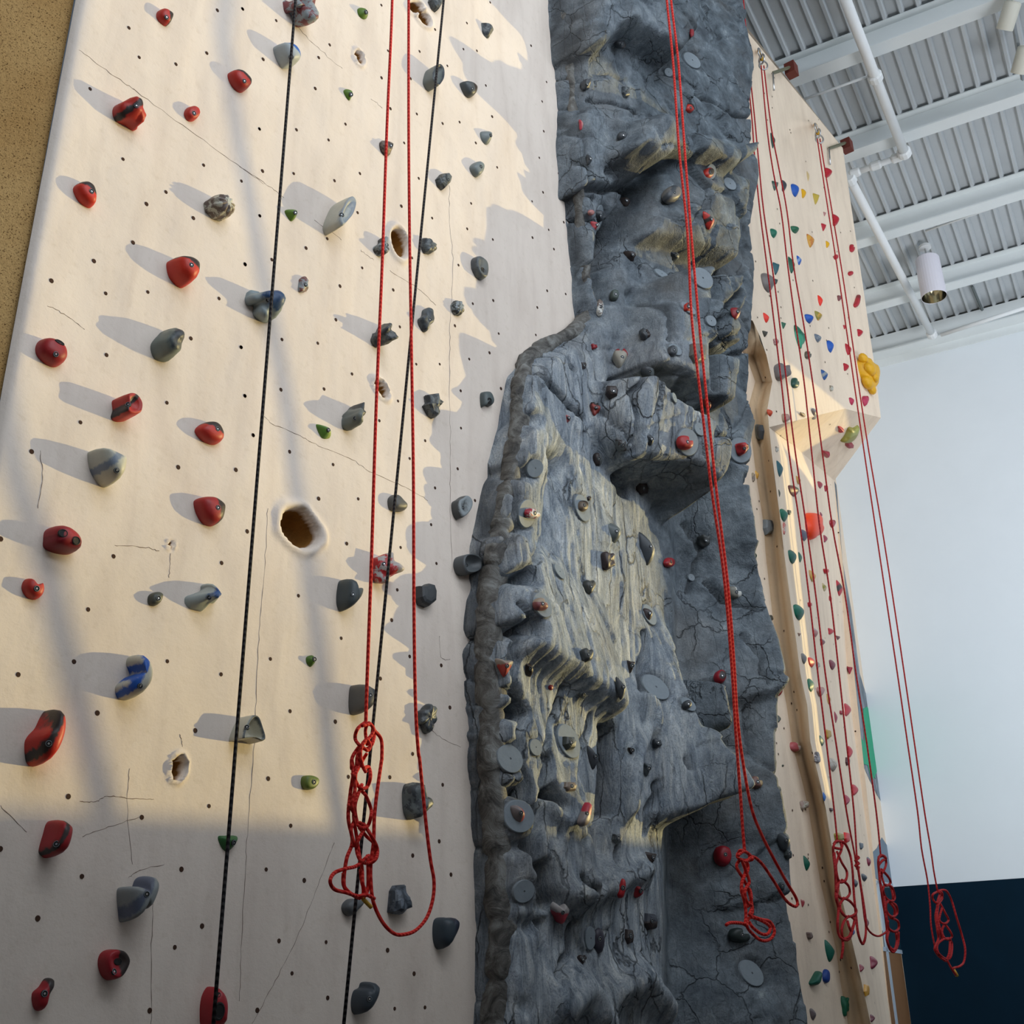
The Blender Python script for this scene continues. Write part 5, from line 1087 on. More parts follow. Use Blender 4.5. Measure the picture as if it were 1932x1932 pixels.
# ------------------------------------------------------------------ small holds of the far wall
def cv(ox, oy, k, rows):
    out = []
    for r in rows: out.append((ox + r[0] * k, oy + r[1] * k, r[2] * k, r[3] * k) + tuple(r[4:]))
    return out
FARH = cv(1400, 0, .2754, [
(215, 960, 38, 110, 'leaf', (.02, .06, .045), DG, '', 'dark green blade hold behind the highest rope pair, topmost on the far wall'),
(232, 1270, 48, 72, 'tri', (.02, .07, .05), BRN, 'streak', 'dark green wedge under the left strand, left of a dark half-round'),
(293, 1270, 40, 80, 'half', DG, (.02, .06, .06), '', 'dark half-round hold left of the upper blue hold'),
(368, 1300, 55, 95, 'drop', BLU, (.01, .05, .3), '', 'upper bright blue hold beside a yellow one'),
(428, 1323, 36, 64, 'half', YEL, GLD, '', 'small yellow hold right of the upper blue one'),
(512, 1360, 46, 80, 'tri', (.50, .36, .05), GLD, '', 'mustard pointed hold right of the small yellow one'),
(455, 1205, 22, 70, 'leaf', (.62, .46, .22), CRM, '', 'thin cream-yellow sliver above the small yellow hold'),
(597, 1180, 56, 70, 'half', FRED, DR, '', 'red half-round highest beside the right rope pair'),
(648, 1505, 52, 84, 'half', FRED, DR, '', 'larger red half-round right of the right rope pair, below the highest one'),
(563, 1555, 36, 56, 'tri', FRED, DR, '', 'red pointed hold left of the right rope pair, near the top'),
(568, 1465, 20, 32, 'tri', PNK, MAR, '', 'tiny pink hold above the red pointed one'),
(220, 1595, 46, 70, 'drop', EMG, (.1, .3, .2), 'right', 'green drop hold between the two left rope pairs'),
(368, 1570, 60, 56, 'drop', (.01, .11, .05), EMG, '', 'green hold right of the second rope pair'),
(475, 1645, 58, 100, 'leaf', GLD, (.5, .15, .03), 'streak', 'golden knobbly hold streaked with brown'),
(590, 1672, 28, 48, 'half', YEL, GLD, '', 'tiny yellow hold right of the golden knobbly one'),
(755, 1700, 34, 54, 'bean', FRED, DR, '', 'red curved hold at the right rim, highest of that rim'),
(645, 1760, 30, 38, 'round', FRED, DR, '', 'little red knob caught between the right rope strands'),
(395, 1780, 38, 70, 'leaf', BLU, (.2, .3, .5), 'diag', 'blue leaf hold right of a dark green one'),
(345, 1812, 54, 120, 'leaf', (.01, .09, .05), EMG, '', 'large dark green blade hold behind the second rope pair'),
(238, 1838, 48, 90, 'tri', TEA, EMG, '', 'teal pointed hold right of the big grey-brown one'),
(745, 1872, 34, 34, 'round', FRED, DR, '', 'small round red knob at the right rim'),
]) + cv(1390, 400, .1656, [
(372, 795, 160, 235, 'drop', (.17, .15, .14), MVE, '', 'big grey-brown drop hold behind the left rope pair'),
(452, 790, 45, 70, 'tri', (.02, .04, .035), DG, '', 'small black-green hold at the side of the big grey-brown drop'),
(960, 1005, 70, 130, 'leaf', (.8, .03, .01), ORA, '', 'bright orange-red leaf hold in the upper middle of the far wall'),
(345, 1200, 80, 122, 'leaf', (.8, .03, .01), ORA, '', 'bright orange-red leaf hold close to the rock'),
(1172, 980, 46, 72, 'blob', MAR, DR, '', 'small maroon hold left of the right rope pair'),
(1375, 1012, 78, 145, 'horn', FRED, DR, 'right', 'long red curved hold at the right rim'),
(835, 1210, 102, 112, 'drop', BLU, (.01, .05, .25), '', 'wide blue hold left of an olive one'),
(940, 1175, 96, 118, 'leaf', OLI, GLD, 'streak', 'olive-gold forked hold right of the wide blue one'),
(540, 1290, 54, 82, 'tri', (.01, .10, .05), EMG, '', 'small dark green triangle between the left strands and the green jug'),
(330, 1385, 66, 76, 'tri', (.05, .045, .03), DG, '', 'small dark brown hold below the lower orange-red leaf'),
(1235, 1310, 40, 52, 'tri', FRED, DR, '', 'tiny red hold under the left strand of the right pair'),
(1415, 1370, 72, 86, 'half', FRED, DR, '', 'red rounded hold at the right rim above the yellow one'),
(742, 1412, 160, 280, 'leaf', (.005, .12, .065), (.03, .28, .16), 'low', 'large green jug hold crossed by the second rope pair', {'lump': .4}),
(935, 1432, 92, 104, 'leaf', (.12, .15, .20), LG, 'streak', 'blue-grey mottled leaf hold between green jug and blue oval'),
(1075, 1527, 84, 146, 'drop', BLU, (.01, .05, .25), '', 'smooth blue oval hold low in the upper panel'),
(450, 1475, 62, 82, 'blob', (.5, .33, .3), MAR, 'streak', 'pale pinkish hold behind the left rope pair'),
(815, 1627, 74, 92, 'bean', (.11, .085, .06), DG, '', 'brown hold just below the green jug'),
(1280, 1560, 82, 140, 'leaf', FRED, MAR, 'right', 'red two-tone leaf hold behind the right rope pair'),
(1255, 1762, 68, 90, 'half', FRED, DR, '', 'red rounded hold left of the right rope pair above the wedge'),
(530, 1822, 190, 200, 'blob', (.17, .15, .145), MVE, '', 'big grey-brown broken hold behind the left rope pair above the wedge'),
(1010, 1850, 92, 128, 'leaf', (.02, .09, .28), LG, 'diag', 'dark blue hold with a pale stripe above the wedge'),
]) + cv(1390, 670, .1656, [
(668, 315, 88, 120, 'bean', (.015, .07, .05), DG, '', 'dark green broken hold right of the big grey-brown one above the wedge'),
(1080, 378, 42, 70, 'block', (.30, .24, .17), CRM, 'streak', 'small tan striped hold under the dark blue one'),
(1315, 522, 60, 92, 'drop', (.45, .02, .07), FRED, '', 'crimson hold at the wedge crease left of the right rope pair'),
(1470, 520, 76, 122, 'heart', (.45, .03, .08), FRED, '', 'crimson scalloped hold right of the right rope pair'),
(385, 655, 66, 84, 'drop', (.6, .07, .02), FRED, '', 'orange-red hold at the tan fold beside the wedge'),
(562, 712, 90, 110, 'blob', (.42, .32, .22), PNK, 'streak', 'tan and pink lumpy hold on the sunlit wedge'),
(755, 682, 56, 58, 'blob', BRN, TAN, 'streak', 'small brown hold in the middle of the sunlit wedge'),
(868, 678, 120, 120, 'horn', (.22, .24, .27), BRN, 'low', 'blue-grey winged hold on the sunlit wedge'),
(1200, 857, 76, 80, 'half', FRED, DR, '', 'dark red hold left of the olive banana hold'),
(1290, 1028, 100, 80, 'block', (.30, .02, .03), DR, '', 'dark red block under the olive banana hold'),
(1450, 982, 90, 80, 'heart', FRED, DR, 'streak', 'red ring-like hold where the right ropes pass the wedge'),
(1032, 1142, 84, 92, 'tri', (.34, .02, .04), DR, '', 'maroon triangular hold low on the wedge'),
(250, 880, 100, 190, 'block', (.13, .15, .15), DG, 'right', 'grey block hold across the tan fold'),
(455, 1075, 54, 72, 'blob', BRN, CRM, 'streak', 'tiny speckled hold right of the tan fold'),
(235, 1360, 56, 100, 'leaf', YEL, GLD, 'streak', 'yellow ribbed hold between the rock and the tan fold'),
(193, 1392, 40, 110, 'blob', (.35, .28, .18), BRN, 'streak', 'small tan hold left of the yellow ribbed one'),
(500, 1290, 84, 190, 'leaf', TEA, (.03, .16, .16), 'right', 'teal leaf hold right of the tan fold'),
(710, 1422, 62, 104, 'leaf', (.45, .24, .06), TAN, '', 'orange-tan hold under the left rope pair below the wedge'),
(660, 1542, 122, 138, 'drop', (.01, .085, .045), (.1, .02, .02), 'low', 'dark green diamond hold crossed by a rope strand'),
(955, 1477, 56, 84, 'drop', (.32, .02, .04), DR, '', 'small maroon drop below the wedge'),
(1020, 1520, 38, 74, 'blob', (.32, .02, .04), DR, '', 'maroon chip beside the small maroon drop'),
(490, 1572, 26, 88, 'leaf', (.06, .06, .04), DG, '', 'thin dark hold at the rim of the tan fold'),
(548, 1822, 92, 150, 'drop', EMG, (.1, .35, .2), 'right', 'bright green hold with a pale edge left of the orange blob'),
(605, 1790, 44, 60, 'blob', (.07, .08, .06), DG, '', 'little dark hold touching the bright green one'),
]) + cv(1420, 950, .1656, [
(180, 265, 122, 186, 'block', (.17, .19, .20), DG, 'right', 'grey faceted hold on the tan fold left of the orange blob'),
(365, 285, 34, 140, 'blob', (.5, .12, .1), CRM, 'streak', 'thin red speckled hold at the edge of the fold'),
(785, 128, 30, 66, 'leaf', (.25, .03, .06), DR, '', 'maroon sliver above the right side of the orange blob'),
(915, 230, 66, 92, 'heart', (.34, .02, .04), DR, 'right', 'dark red hold near the wall edge, level with the orange blob'),
(597, 360, 86, 136, 'drop', (.10, .10, .14), SLT, '', 'blue-grey half-moon hold left of the orange blob'),
(838, 400, 50, 80, 'half', (.28, .02, .05), DR, '', 'maroon half-moon hold just below the orange blob'),
(462, 605, 92, 162, 'drop', (.01, .11, .075), (.01, .05, .04), 'top', 'green leaf hold, left of a close green pair'),
(548, 610, 48, 120, 'leaf', (.01, .11, .075), DG, '', 'narrow green hold, right of a close green pair'),
(693, 822, 84, 138, 'leaf', (.50, .34, .14), GLD, 'streak', 'tan-yellow hold behind the second strand'),
(843, 770, 60, 58, 'blob', FRED, DR, '', 'small red hold with knobs on the third strand'),
(825, 952, 56, 100, 'leaf', (.48, .38, .20), OLI, 'diag', 'tan leaf hold left of a small red one'),
(888, 1080, 34, 64, 'bean', FRED, DR, '', 'small red hold under the third strand'),
(1000, 962, 84, 186, 'leaf', FRED, BLK_, 'diag', 'large red hold with a black middle at the wall edge'),
(650, 1152, 40, 56, 'blob', FRED, DR, '', 'tiny red hold on the first strand'),
(540, 1237, 120, 186, 'drop', (.005, .13, .08), (.01, .05, .04), 'right', 'large plain green hold right of the tan fold'),
(30, 600, 34, 70, 'blob', (.03, .06, .04), DG, '', 'dark green knob peeping past the rock edge'),
(212, 1305, 62, 76, 'blob', (.05, .05, .04), DG, '', 'dark knobby hold between the rock and the tan fold'),
(720, 1470, 66, 104, 'drop', (.36, .30, .30), PNK, 'low', 'pinkish grey hold behind the first two strands'),
(900, 1455, 68, 74, 'half', FRED, DR, '', 'red hold left of the third strand above a maroon chip'),
(805, 1578, 62, 78, 'half', (.13, .14, .13), MAR, 'low', 'dark grey half-round hold on the second strand'),
(978, 1530, 48, 52, 'tri', (.16, .05, .05), DR, '', 'small maroon chip right of the third strand'),
(535, 1492, 38, 42, 'tri', (.30, .18, .12), BRN, '', 'tiny brown hold below the large plain green one'),
(592, 1765, 62, 124, 'drop', (.17, .16, .15), DG, '', 'grey-brown hold left of a bright red drop'),
(680, 1808, 78, 118, 'drop', (.62, .03, .02), ORA, '', 'bright red drop hold left of the first strand'),
(745, 1842, 42, 70, 'blob', BRN, CRM, 'streak', 'tiny speckled hold right of the bright red drop'),
(915, 1838, 72, 118, 'drop', (.18, .02, .04), DR, '', 'dark maroon drop hold left of the third strand'),
(1098, 1897, 72, 92, 'tri', (.28, .015, .035), DR, '', 'dark red triangle by the mural edge'),
]) + cv(1450, 1230, .1553, [
(523, 402, 78, 162, 'drop', (.005, .12, .065), EMG, '', 'green leaf hold right of the fold, level with the pinkish cup'),
(636, 482, 92, 118, 'heart', (.42, .22, .20), PNK, 'streak', 'pinkish cup hold on the first strand'),
(738, 572, 58, 132, 'leaf', (.48, .28, .08), TAN, '', 'tan-orange hold on the second strand'),
(822, 792, 46, 142, 'leaf', (.28, .015, .04), DR, '', 'narrow maroon half-moon hold'),
(893, 737, 54, 52, 'block', (.28, .015, .035), DR, '', 'maroon stub left of the larger red half-round'),
(972, 702, 88, 152, 'half', FRED, DR, '', 'large red half-round right of the maroon stub'),
(143, 472, 84, 122, 'half', (.26, .02, .025), BLK_, 'right', 'dark red hold at the rim of the rock'),
(133, 812, 48, 86, 'half', (.09, .10, .085), DG, '', 'dark grey hold at the rim of the rock below the dark red one'),
(726, 1000, 72, 122, 'blob', (.40, .24, .02), OLI, '', 'mustard stepped hold right of the first strand'),
(655, 1080, 68, 136, 'leaf', (.01, .10, .09), TEA, '', 'teal half-moon hold left of the mustard one'),
(1003, 1212, 62, 136, 'half', FRED, DR, '', 'red half-moon hold on the third strand'),
(322, 1155, 160, 118, 'bean', (.45, .10, .11), (.55, .50, .46), 'right', 'pink and white egg-shaped peg between rock and fold', {'lump': .1}),
(597, 1282, 66, 138, 'bean', (.06, .05, .06), (.4, .37, .37), 'streak', 'black and white twisted hold just right of the fold'),
(792, 1368, 106, 170, 'drop', (.34, .28, .21), (.45, .42, .38), 'streak', 'beige stone-like hold between the first two strands'),
(965, 1330, 50, 102, 'block', (.07, .015, .02), BLK_, '', 'blackish maroon block on the third strand'),
(1062, 1675, 76, 130, 'half', FRED, DR, '', 'red half-round upper right of another on the strands'),
(962, 1797, 80, 126, 'half', (.34, .02, .05), DR, '', 'crimson half-round lower left of another on the strands'),
(685, 1757, 46, 112, 'leaf', (.01, .12, .42), BLU, '', 'slim blue hold at the rim of the fold'),
(432, 1862, 92, 120, 'blob', (.36, .26, .22), CRM, 'streak', 'beige lumpy hold between rock and fold'),
(765, 1915, 50, 46, 'blob', (.08, .04, .04), DG, '', 'tiny dark hold beside the first strand above the coil'),
(175, 1382, 26, 30, 'round', (.05, .06, .04), DG, '', 'tiny dark knob on the rim of the rock'),
]) + cv(1470, 1500, .1553, [
(825, 517, 70, 132, 'block', (.62, .02, .02), FRED, '', 'bright red notched hold right of the nearer coil'),
(730, 515, 104, 112, 'blob', (.30, .24, .03), OLI, '', 'olive hold peeping over the nearer coil'),
(1005, 620, 52, 90, 'blob', SLT, DG, '', 'slate dog-bone hold near the wall edge'),
(345, 827, 94, 188, 'leaf', (.005, .10, .06), (.01, .05, .04), 'right', 'dark green oval hold between rock and fold'),
(1095, 808, 50, 112, 'drop', (.22, .02, .05), SLT, 'top', 'maroon and slate hold at the wall edge'),
(1040, 1002, 68, 96, 'drop', (.07, .085, .10), DG, '', 'slate drop hold right of the twisted strand'),
(937, 1070, 50, 98, 'drop', (.06, .065, .085), DG, '', 'slate hold left of the twisted strand'),
(290, 1315, 54, 104, 'tri', (.32, .04, .05), PNK, 'top', 'small pinkish red hold beside the big rope loop'),
(1075, 1552, 50, 122, 'half', (.16, .015, .03), BLK_, 'right', 'dark maroon half-round low on the twisted strand'),
(372, 1705, 76, 94, 'blob', (.20, .13, .11), BRN, 'streak', 'brown nut-like hold below the dark green oval'),
(905, 1665, 30, 66, 'blob', (.01, .08, .30), BLU, '', 'tiny blue hold below the nearer coil'),
]) + cv(1500, 1700, .12, [
(565, 780, 180, 350, 'leaf', (.005, .11, .075), (.005, .05, .04), 'right', 'big green pocket hold low between rock and fold', {'lump': .15}),
(335, 1217, 200, 226, 'horn', (.005, .10, .065), (.005, .05, .04), '', 'dark green wedge hold lowest beside a blue one'),
(495, 1180, 110, 222, 'oval', (.005, .045, .25), BLU, '', 'blue oval hold touching the dark green wedge'),
(1058, 1052, 72, 116, 'half', (.26, .015, .035), DR, '', 'small dark red hold right of the fold near the bottom'),
(1252, 967, 120, 196, 'half', (.24, .02, .045), DR, '', 'dark crimson round hold near the door frame'),
(1130, 1403, 78, 190, 'block', (.60, .30, .01), GLD, 'streak', 'yellow-orange stepped hold near the bottom right'),
(785, 1652, 130, 320, 'blob', (.005, .11, .055), EMG, '', 'green branching hold beside the fold near the bottom edge'),
(292, 1782, 104, 190, 'drop', (.15, .12, .12), MVE, '', 'mauve-grey drop hold at the foot of the rock'),
(1228, 1842, 78, 120, 'half', (.16, .015, .03), DR, '', 'dark maroon hold in the fold at the bottom edge'),
])
FG = 'climbing holds on the far pale wall'
for r in FARH: small('far', r, FG)
def fp(s, ox, oy, k): return [(ox + float(a.split(',')[0]) * k, oy + float(a.split(',')[1]) * k) for a in s.split()]
yh = hold('far', 0, 0, fp('1388,45 1440,38 1560,100 1600,130 1615,260 1590,350 1545,398 1480,330 1420,200', 1390, 670, .1656), YEL, GLD, 'none', 'flat', 'large yellow mushroom-like hold with knobs at the right rim of the far wall', lump=.45, depth=.07, group=FG)
for kx, ky, kr in ((1629, 677, .050), (1641, 697, .060), (1650, 712, .045), (1637, 722, .060), (1645, 735, .045)):
    d = Vector(ray(kx, ky)).normalized(); hp_ = BVHTree.FromPolygons([yh.matrix_world @ v.co + (Vector(yh.location) - yh.matrix_world.translation) for v in yh.data.vertices], [tuple(p.vertices) for p in yh.data.polygons]).ray_cast(Vector(CC), d)
    if hp_[0] is None: continue
    V, Fs = [], []
    for a_ in range(7):
        for b_2 in range(12):
            th_, ph_ = math.pi * a_ / 6, 2 * math.pi * b_2 / 12; V.append(tuple(hp_[0] + Vector((math.sin(th_) * math.cos(ph_) * kr * 1.5, math.cos(th_) * kr * .8, math.sin(th_) * math.sin(ph_) * kr))))
    for a_ in range(6):
        for b_2 in range(12): Fs.append((a_ * 12 + b_2, a_ * 12 + (b_2 + 1) % 12, (a_ + 1) * 12 + (b_2 + 1) % 12, (a_ + 1) * 12 + b_2))
    kb = mesh_obj('knob', V, Fs, hold_mat(YEL, GLD, 'none'), None, True, tuple(hp_[0])); put(kb, yh)
hold('far', 0, 0, fp('1190,1000 1240,930 1290,830 1350,835 1408,805 1390,880 1340,960 1270,1010', 1390, 670, .1656), OLI, (.35, .36, .10), 'diag', 'dome', 'olive green banana-shaped hold under the wedge', depth=.05, group=FG)
hold('far', 0, 0, fp('628,115 680,98 770,128 790,240 822,290 800,360 740,385 690,415 645,340 622,230', 1420, 950, .1656), ORA, (.95, .10, .01), 'none', 'dome', 'brightest orange-red blob hold, largest in the middle of the far wall', lump=.25, depth=.08, group=FG)

# ------------------------------------------------------------------ ropes
def path(s, ox, oy, k, p, wob=0.0):
    out = []
    for i, (x, y) in enumerate(fp(s, ox, oy, k)): out.append(onY(x, y, p + (wob if i % 2 else -wob)))
    return out
def rope_thing(name, label, loc, grp): e = empty(name, loc); return tag(e, label, 'rope', grp)
def part_tube(nm, pts, r, mat, par, n=8, sm=6): return mesh_obj(nm, *tube(spline(pts, sm), r, n), mat, par, True, tuple(pts[0]))
RG = 'red top ropes hanging on the walls'
# nearest red rope
PN = .80; a0 = onY(740, -40, PN)
rp = rope_thing('climbing_rope', 'bright red rope hanging before the near pale wall, its end chained into loops', a0, RG)
r1 = 0.0049
part_tube('rope_strand', [onY(x, y, PN) for x, y in [(741, -200), (740, 0), (730, 240), (721, 500), (710, 760), (701, 1050), (692, 1300), (690, 1372)]], r1, M_RED, rp)
F_ = (450, 950, K); H_ = (450, 1432, K)
s2 = [onY(x, y, PN) for x, y in [(771, -200), (771, 0), (771, 240), (773, 460), (777, 700), (780, 900), (781, 1150), (784, 1330)]] + path('1310,1800', *F_, PN) + path('1320,0 1335,150 1370,500 1400,740 1425,890 1415,1030 1370,1160 1290,1250 1200,1280 1130,1270 1050,1190 985,1050 965,900 965,760 985,600 990,430 1010,240 1040,30', *H_, PN) + path('1045,1850 1040,1720 985,1650', *F_, PN)
part_tube('rope_strand', s2, r1, M_RED, rp)
ch = empty('chained_end', onY(690, 1365, PN)); 
knots = [path('930,1590 870,1640 850,1710 880,1760 930,1790 975,1750 990,1660 950,1600 925,1660 940,1760', *F_, PN, .008),
 path('900,1620 960,1610 985,1650 960,1700 900,1760', *F_, PN + .012),
 path('880,1770 830,1850 825,1932', *F_, PN - .005) + path('825,0 835,110 815,250 800,430 830,600 790,720 770,850 775,940 830,990 890,1010 940,960 945,800 940,700', *H_, PN - .005, .004),
 path('910,1740 865,1850 870,1940', *F_, PN + .005) + path('862,20 850,180 850,300 840,420 860,560 880,700 900,790 905,900 910,980 880,1015', *H_, PN + .005, .004),
 path('890,1760 940,1800 960,1760 930,1720 890,1800 900,1900 930,1960', *F_, PN + .015),
 path('870,0 910,60 950,60 962,130 940,200 900,215 870,190 850,120 905,10 935,-40', *H_, PN + .01, .006),
 path('900,185 850,330 862,450 890,500 940,490 965,420 965,360 930,270 905,240 880,200', *H_, PN + .01, .006),
 path('910,470 980,580 1012,660 1000,730 950,760 890,740 860,660 872,590 920,500 885,465', *H_, PN + .01, .006),
 path('880,500 930,560 990,620 1000,690 960,740', *H_, PN - .002),
 path('950,705 930,720 860,780 780,800 700,830 668,890 700,950 790,975 870,1000 930,990 990,1018', *H_, PN + .015, .004),
 path('800,330 850,420 820,520 850,640', *H_, PN + .005), path('830,100 850,200 830,330 850,420', *H_, PN + .012),
 path('890,800 900,900 930,980 905,1010', *H_, PN), path('765,830 770,930 850,1000 900,1000', *H_, PN + .006)]
for kk in knots: part_tube('rope_loop', kk, r1, M_RED, ch)
part_tube('tape_tip', path('908,1020 935,1048 967,1080', *H_, PN + .01), 0.0058, M_GOLD, ch, 8, 2)
put(ch, rp)
# black ropes
for i, (a, b, lb) in enumerate([((565, -90), (398, 1990), 'black rope stretched down the near pale wall, leftmost'), ((846, -90), (643, 1990), 'black rope crossing behind the chained red rope, right of the other black one')]):
    A, B = onY(*a, .76 if i else .79), onY(*b, .76 if i else .79); ts = np.linspace(0, 1, 14)
    o = mesh_obj('static_rope', *tube([A + (B - A) * t for t in ts], 0.0046, 8), M_BLK, None, True, tuple(A)); tag(o, lb, 'rope', 'black ropes on the near pale wall')
# middle rope over the rock
PR = 1.30
a0 = onY(1258, -60, PR); rp = rope_thing('climbing_rope', 'red rope doubled in front of the grey rock column, knotted at its lower end', a0, RG)
rr = 0.0050
part_tube('rope_strand', [onY(x, y, PR) for x, y in [(1250, -100), (1258, 0), (1270, 120), (1281, 280), (1297, 440), (1305, 600), (1322, 750), (1342, 920), (1365, 1080), (1380, 1250), (1388, 1380), (1397, 1500), (1401, 1560), (1405, 1608)]], rr, M_RED, rp)
L8 = (1130, 1532, .207)
part_tube('rope_strand', [onY(x, y, PR) for x, y in [(1258, -100), (1266, 0), (1280, 120), (1293, 300), (1304, 440), (1318, 600), (1333, 750), (1351, 920), (1373, 1100), (1385, 1250), (1391, 1350), (1402, 1440), (1418, 1525)]] + path('1480,200 1580,400 1700,620 1790,770 1810,840 1780,860 1700,800 1600,640 1500,490 1430,420 1370,400', *L8, PR), rr, M_RED, rp)
ch = empty('knotted_end', onY(1405, 1610, PR))
for kk in [path('1270,380 1290,350 1350,370 1400,430 1330,440 1270,420 1265,380 1310,360', *L8, PR, .01), path('1265,400 1320,360 1380,400 1340,450 1280,430', *L8, PR + .01), path('1280,440 1255,500 1310,600 1360,700 1390,820 1400,900 1380,960', *L8, PR),
           path('1340,430 1360,520 1310,620 1300,720 1330,830 1340,950 1330,1030', *L8, PR + .006), path('1350,440 1330,560 1300,650 1320,720 1370,700 1390,800 1350,860 1330,800', *L8, PR - .006, .006), path('1300,430 1340,540 1370,640 1330,720 1350,820 1395,860 1370,940', *L8, PR + .01),
           path('1160,1030 1200,1010 1300,1015 1350,1040', *L8, PR), path('1390,950 1480,980 1560,1000 1600,1090 1560,1160 1480,1170 1400,1110 1350,1040 1380,960 1500,1000 1560,1050 1540,1110 1480,1110 1400,1050 1370,1000', *L8, PR, .003)]:
    part_tube('rope_loop', kk, rr, M_RED, ch)
put(ch, rp)
# far ropes
L6 = (1470, 1500, .1553); rf = 0.0060
def far_rope(label, top, strands, loops, p, tip=None, anchor=True):
    rp = rope_thing('climbing_rope', label, onY(*top, p), RG)
    for s in strands: part_tube('rope_strand', [onY(x, y, p) for x, y in s], rf, M_DRED, rp, 6, 4)
    if loops:
        ch = empty('chained_end', onY(*loops[0][0], p))
        for l in loops: part_tube('rope_loop', [onY(x, y, p + (.012 if i % 2 else 0)) for i, (x, y) in enumerate(l)], rf * 1.3, M_DRED, ch, 6, 4)
        if tip: part_tube('tape_tip', [onY(x, y, p) for x, y in tip], .012, M_GOLD, ch, 6, 2)
        put(ch, rp)
    if anchor:
        A = Vector(onY(*top, p)); W_ = Vector(onY(top[0] - 6, top[1] - 16, 0.02))
        an = empty('top_anchor', A); mesh_obj('webbing_loop', *tube(spline([W_, (W_ + A) / 2 + Vector((0, 0, .05)), A], 5), .016, 8), M_GOLD, an, True, tuple(W_))
        for s_ in range(3):
            rot = Matrix.Rotation(s_ * 1.1, 3, 'Z'); mesh_obj('carabiner', *torus(A + Vector((.02 * s_ - .02, 0, .05 - .05 * s_)), .034, .007, rot), M_STEEL, an, True, tuple(A))
        put(an, rp)
    return rp
cA = [fp(s, *L6) for s in ['1230,730 1205,790 1215,950 1240,1150 1270,1350 1300,1500 1310,1650 1310,1760 1350,1880 1400,1900 1445,1800 1450,1660', '1250,740 1290,760 1300,830 1280,900 1230,980', '1205,760 1250,730 1300,770 1250,800 1205,860', '1240,900 1330,1000 1350,1070 1290,1100 1250,1000 1240,920', '1290,1090 1370,1120 1405,1250 1360,1290 1300,1250 1260,1150 1290,1090',
     '1330,1290 1420,1340 1432,1440 1370,1480 1310,1420 1300,1320 1340,1280', '1350,1490 1440,1530 1452,1620 1400,1660 1330,1620 1320,1530', '1330,1660 1310,1750 1340,1840 1400,1880 1430,1780 1420,1680', '1220,900 1225,1050 1270,1200 1290,1400 1320,1560', '1360,1120 1385,1230 1380,1290', '1340,1300 1400,1380 1400,1470']]
far_rope('dark red rope pair from the highest anchor, ending in the chain by the door', (1437, 112),
 [[(1436, 124), (1448, 250), (1460, 330), (1474, 400), (1486, 500), (1501, 610), (1517, 720), (1531, 850), (1546, 990), (1566, 1120), (1583, 1270), (1597, 1400), (1611, 1530), (1617, 1625)] + fp('960,900 990,1100 1020,1350 1050,1560 1110,1670 1200,1715 1280,1680 1310,1650', *L6),
  [(1441, 124), (1455, 240), (1470, 320), (1485, 400), (1497, 500), (1516, 610), (1533, 720), (1551, 850), (1570, 990), (1594, 1120), (1615, 1270), (1635, 1400), (1653, 1530), (1662, 1618)]], cA, .34)
cC = [fp(s, *L6) for s in ['700,560 660,620 660,720 680,900 690,1100 690,1250 720,1380 710,1550 720,1680 770,1750 850,1750 900,1600 930,1450', '660,600 700,560 770,580 750,650 670,640', '740,560 760,650 720,750 690,850', '700,680 760,820 822,930 810,1030 740,1060 700,970 690,850', '760,1030 840,1100 857,1200 800,1260 730,1240 690,1150 740,1040',
     '780,1250 860,1290 935,1390 920,1450 830,1480 760,1430 740,1330 790,1250', '880,1480 920,1530 880,1640 850,1720 780,1740 760,1640 790,1530 850,1470', '740,560 800,590 860,720 890,900 905,1150 920,1330 935,1480 960,1680 1010,1810 1045,1740 1055,1600 1040,1420 990,1100 960,900',
     '670,700 690,900 720,1080 700,1250 740,1380 790,1460', '770,1750 775,1850 755,1990', '830,1530 850,1600 870,1650']]
cC.append(fp('925,740 970,760 925,800 970,830 925,860 970,880 940,900', *L6))
far_rope('dark red rope pair passing the rock top, ending in the chain on the fold', (1400, -40),
 [[(1394, -60), (1406, 100), (1418, 215), (1424, 300), (1434, 400), (1452, 540), (1474, 720), (1488, 850), (1509, 990), (1527, 1130), (1543, 1270), (1559, 1400), (1574, 1530), (1580, 1590)],
  [(1398, -60), (1411, 100), (1423, 215), (1431, 300), (1441, 400), (1462, 540), (1484, 720), (1500, 850), (1521, 990), (1540, 1130), (1557, 1270), (1577, 1400), (1597, 1530), (1612, 1610), (1616, 1635)]], cC, .28, anchor=False)
L8b = (1650, 1600, .1719)
cB = [fp(s, *L8b) for s in ['690,470 740,490 740,560 700,620 670,740 690,900 700,1000 660,1100 700,1180 780,1240', '690,480 640,510 640,560 680,600 740,530 700,480', '710,590 780,720 812,790 770,830 710,790 740,660', '770,830 840,930 845,980 780,1000 740,920 760,850', '820,990 760,1000 690,1060 700,1150 790,1220 840,1180 850,1050 820,990',
     '790,1220 850,1330 890,1390', '700,470 780,465 840,560 900,760 960,960 995,1110 980,1250 930,1300 890,1310 860,1320', '720,500 690,600 690,760 720,900 740,1000', '830,990 820,1150 790,1220', '700,640 680,800 710,950']]
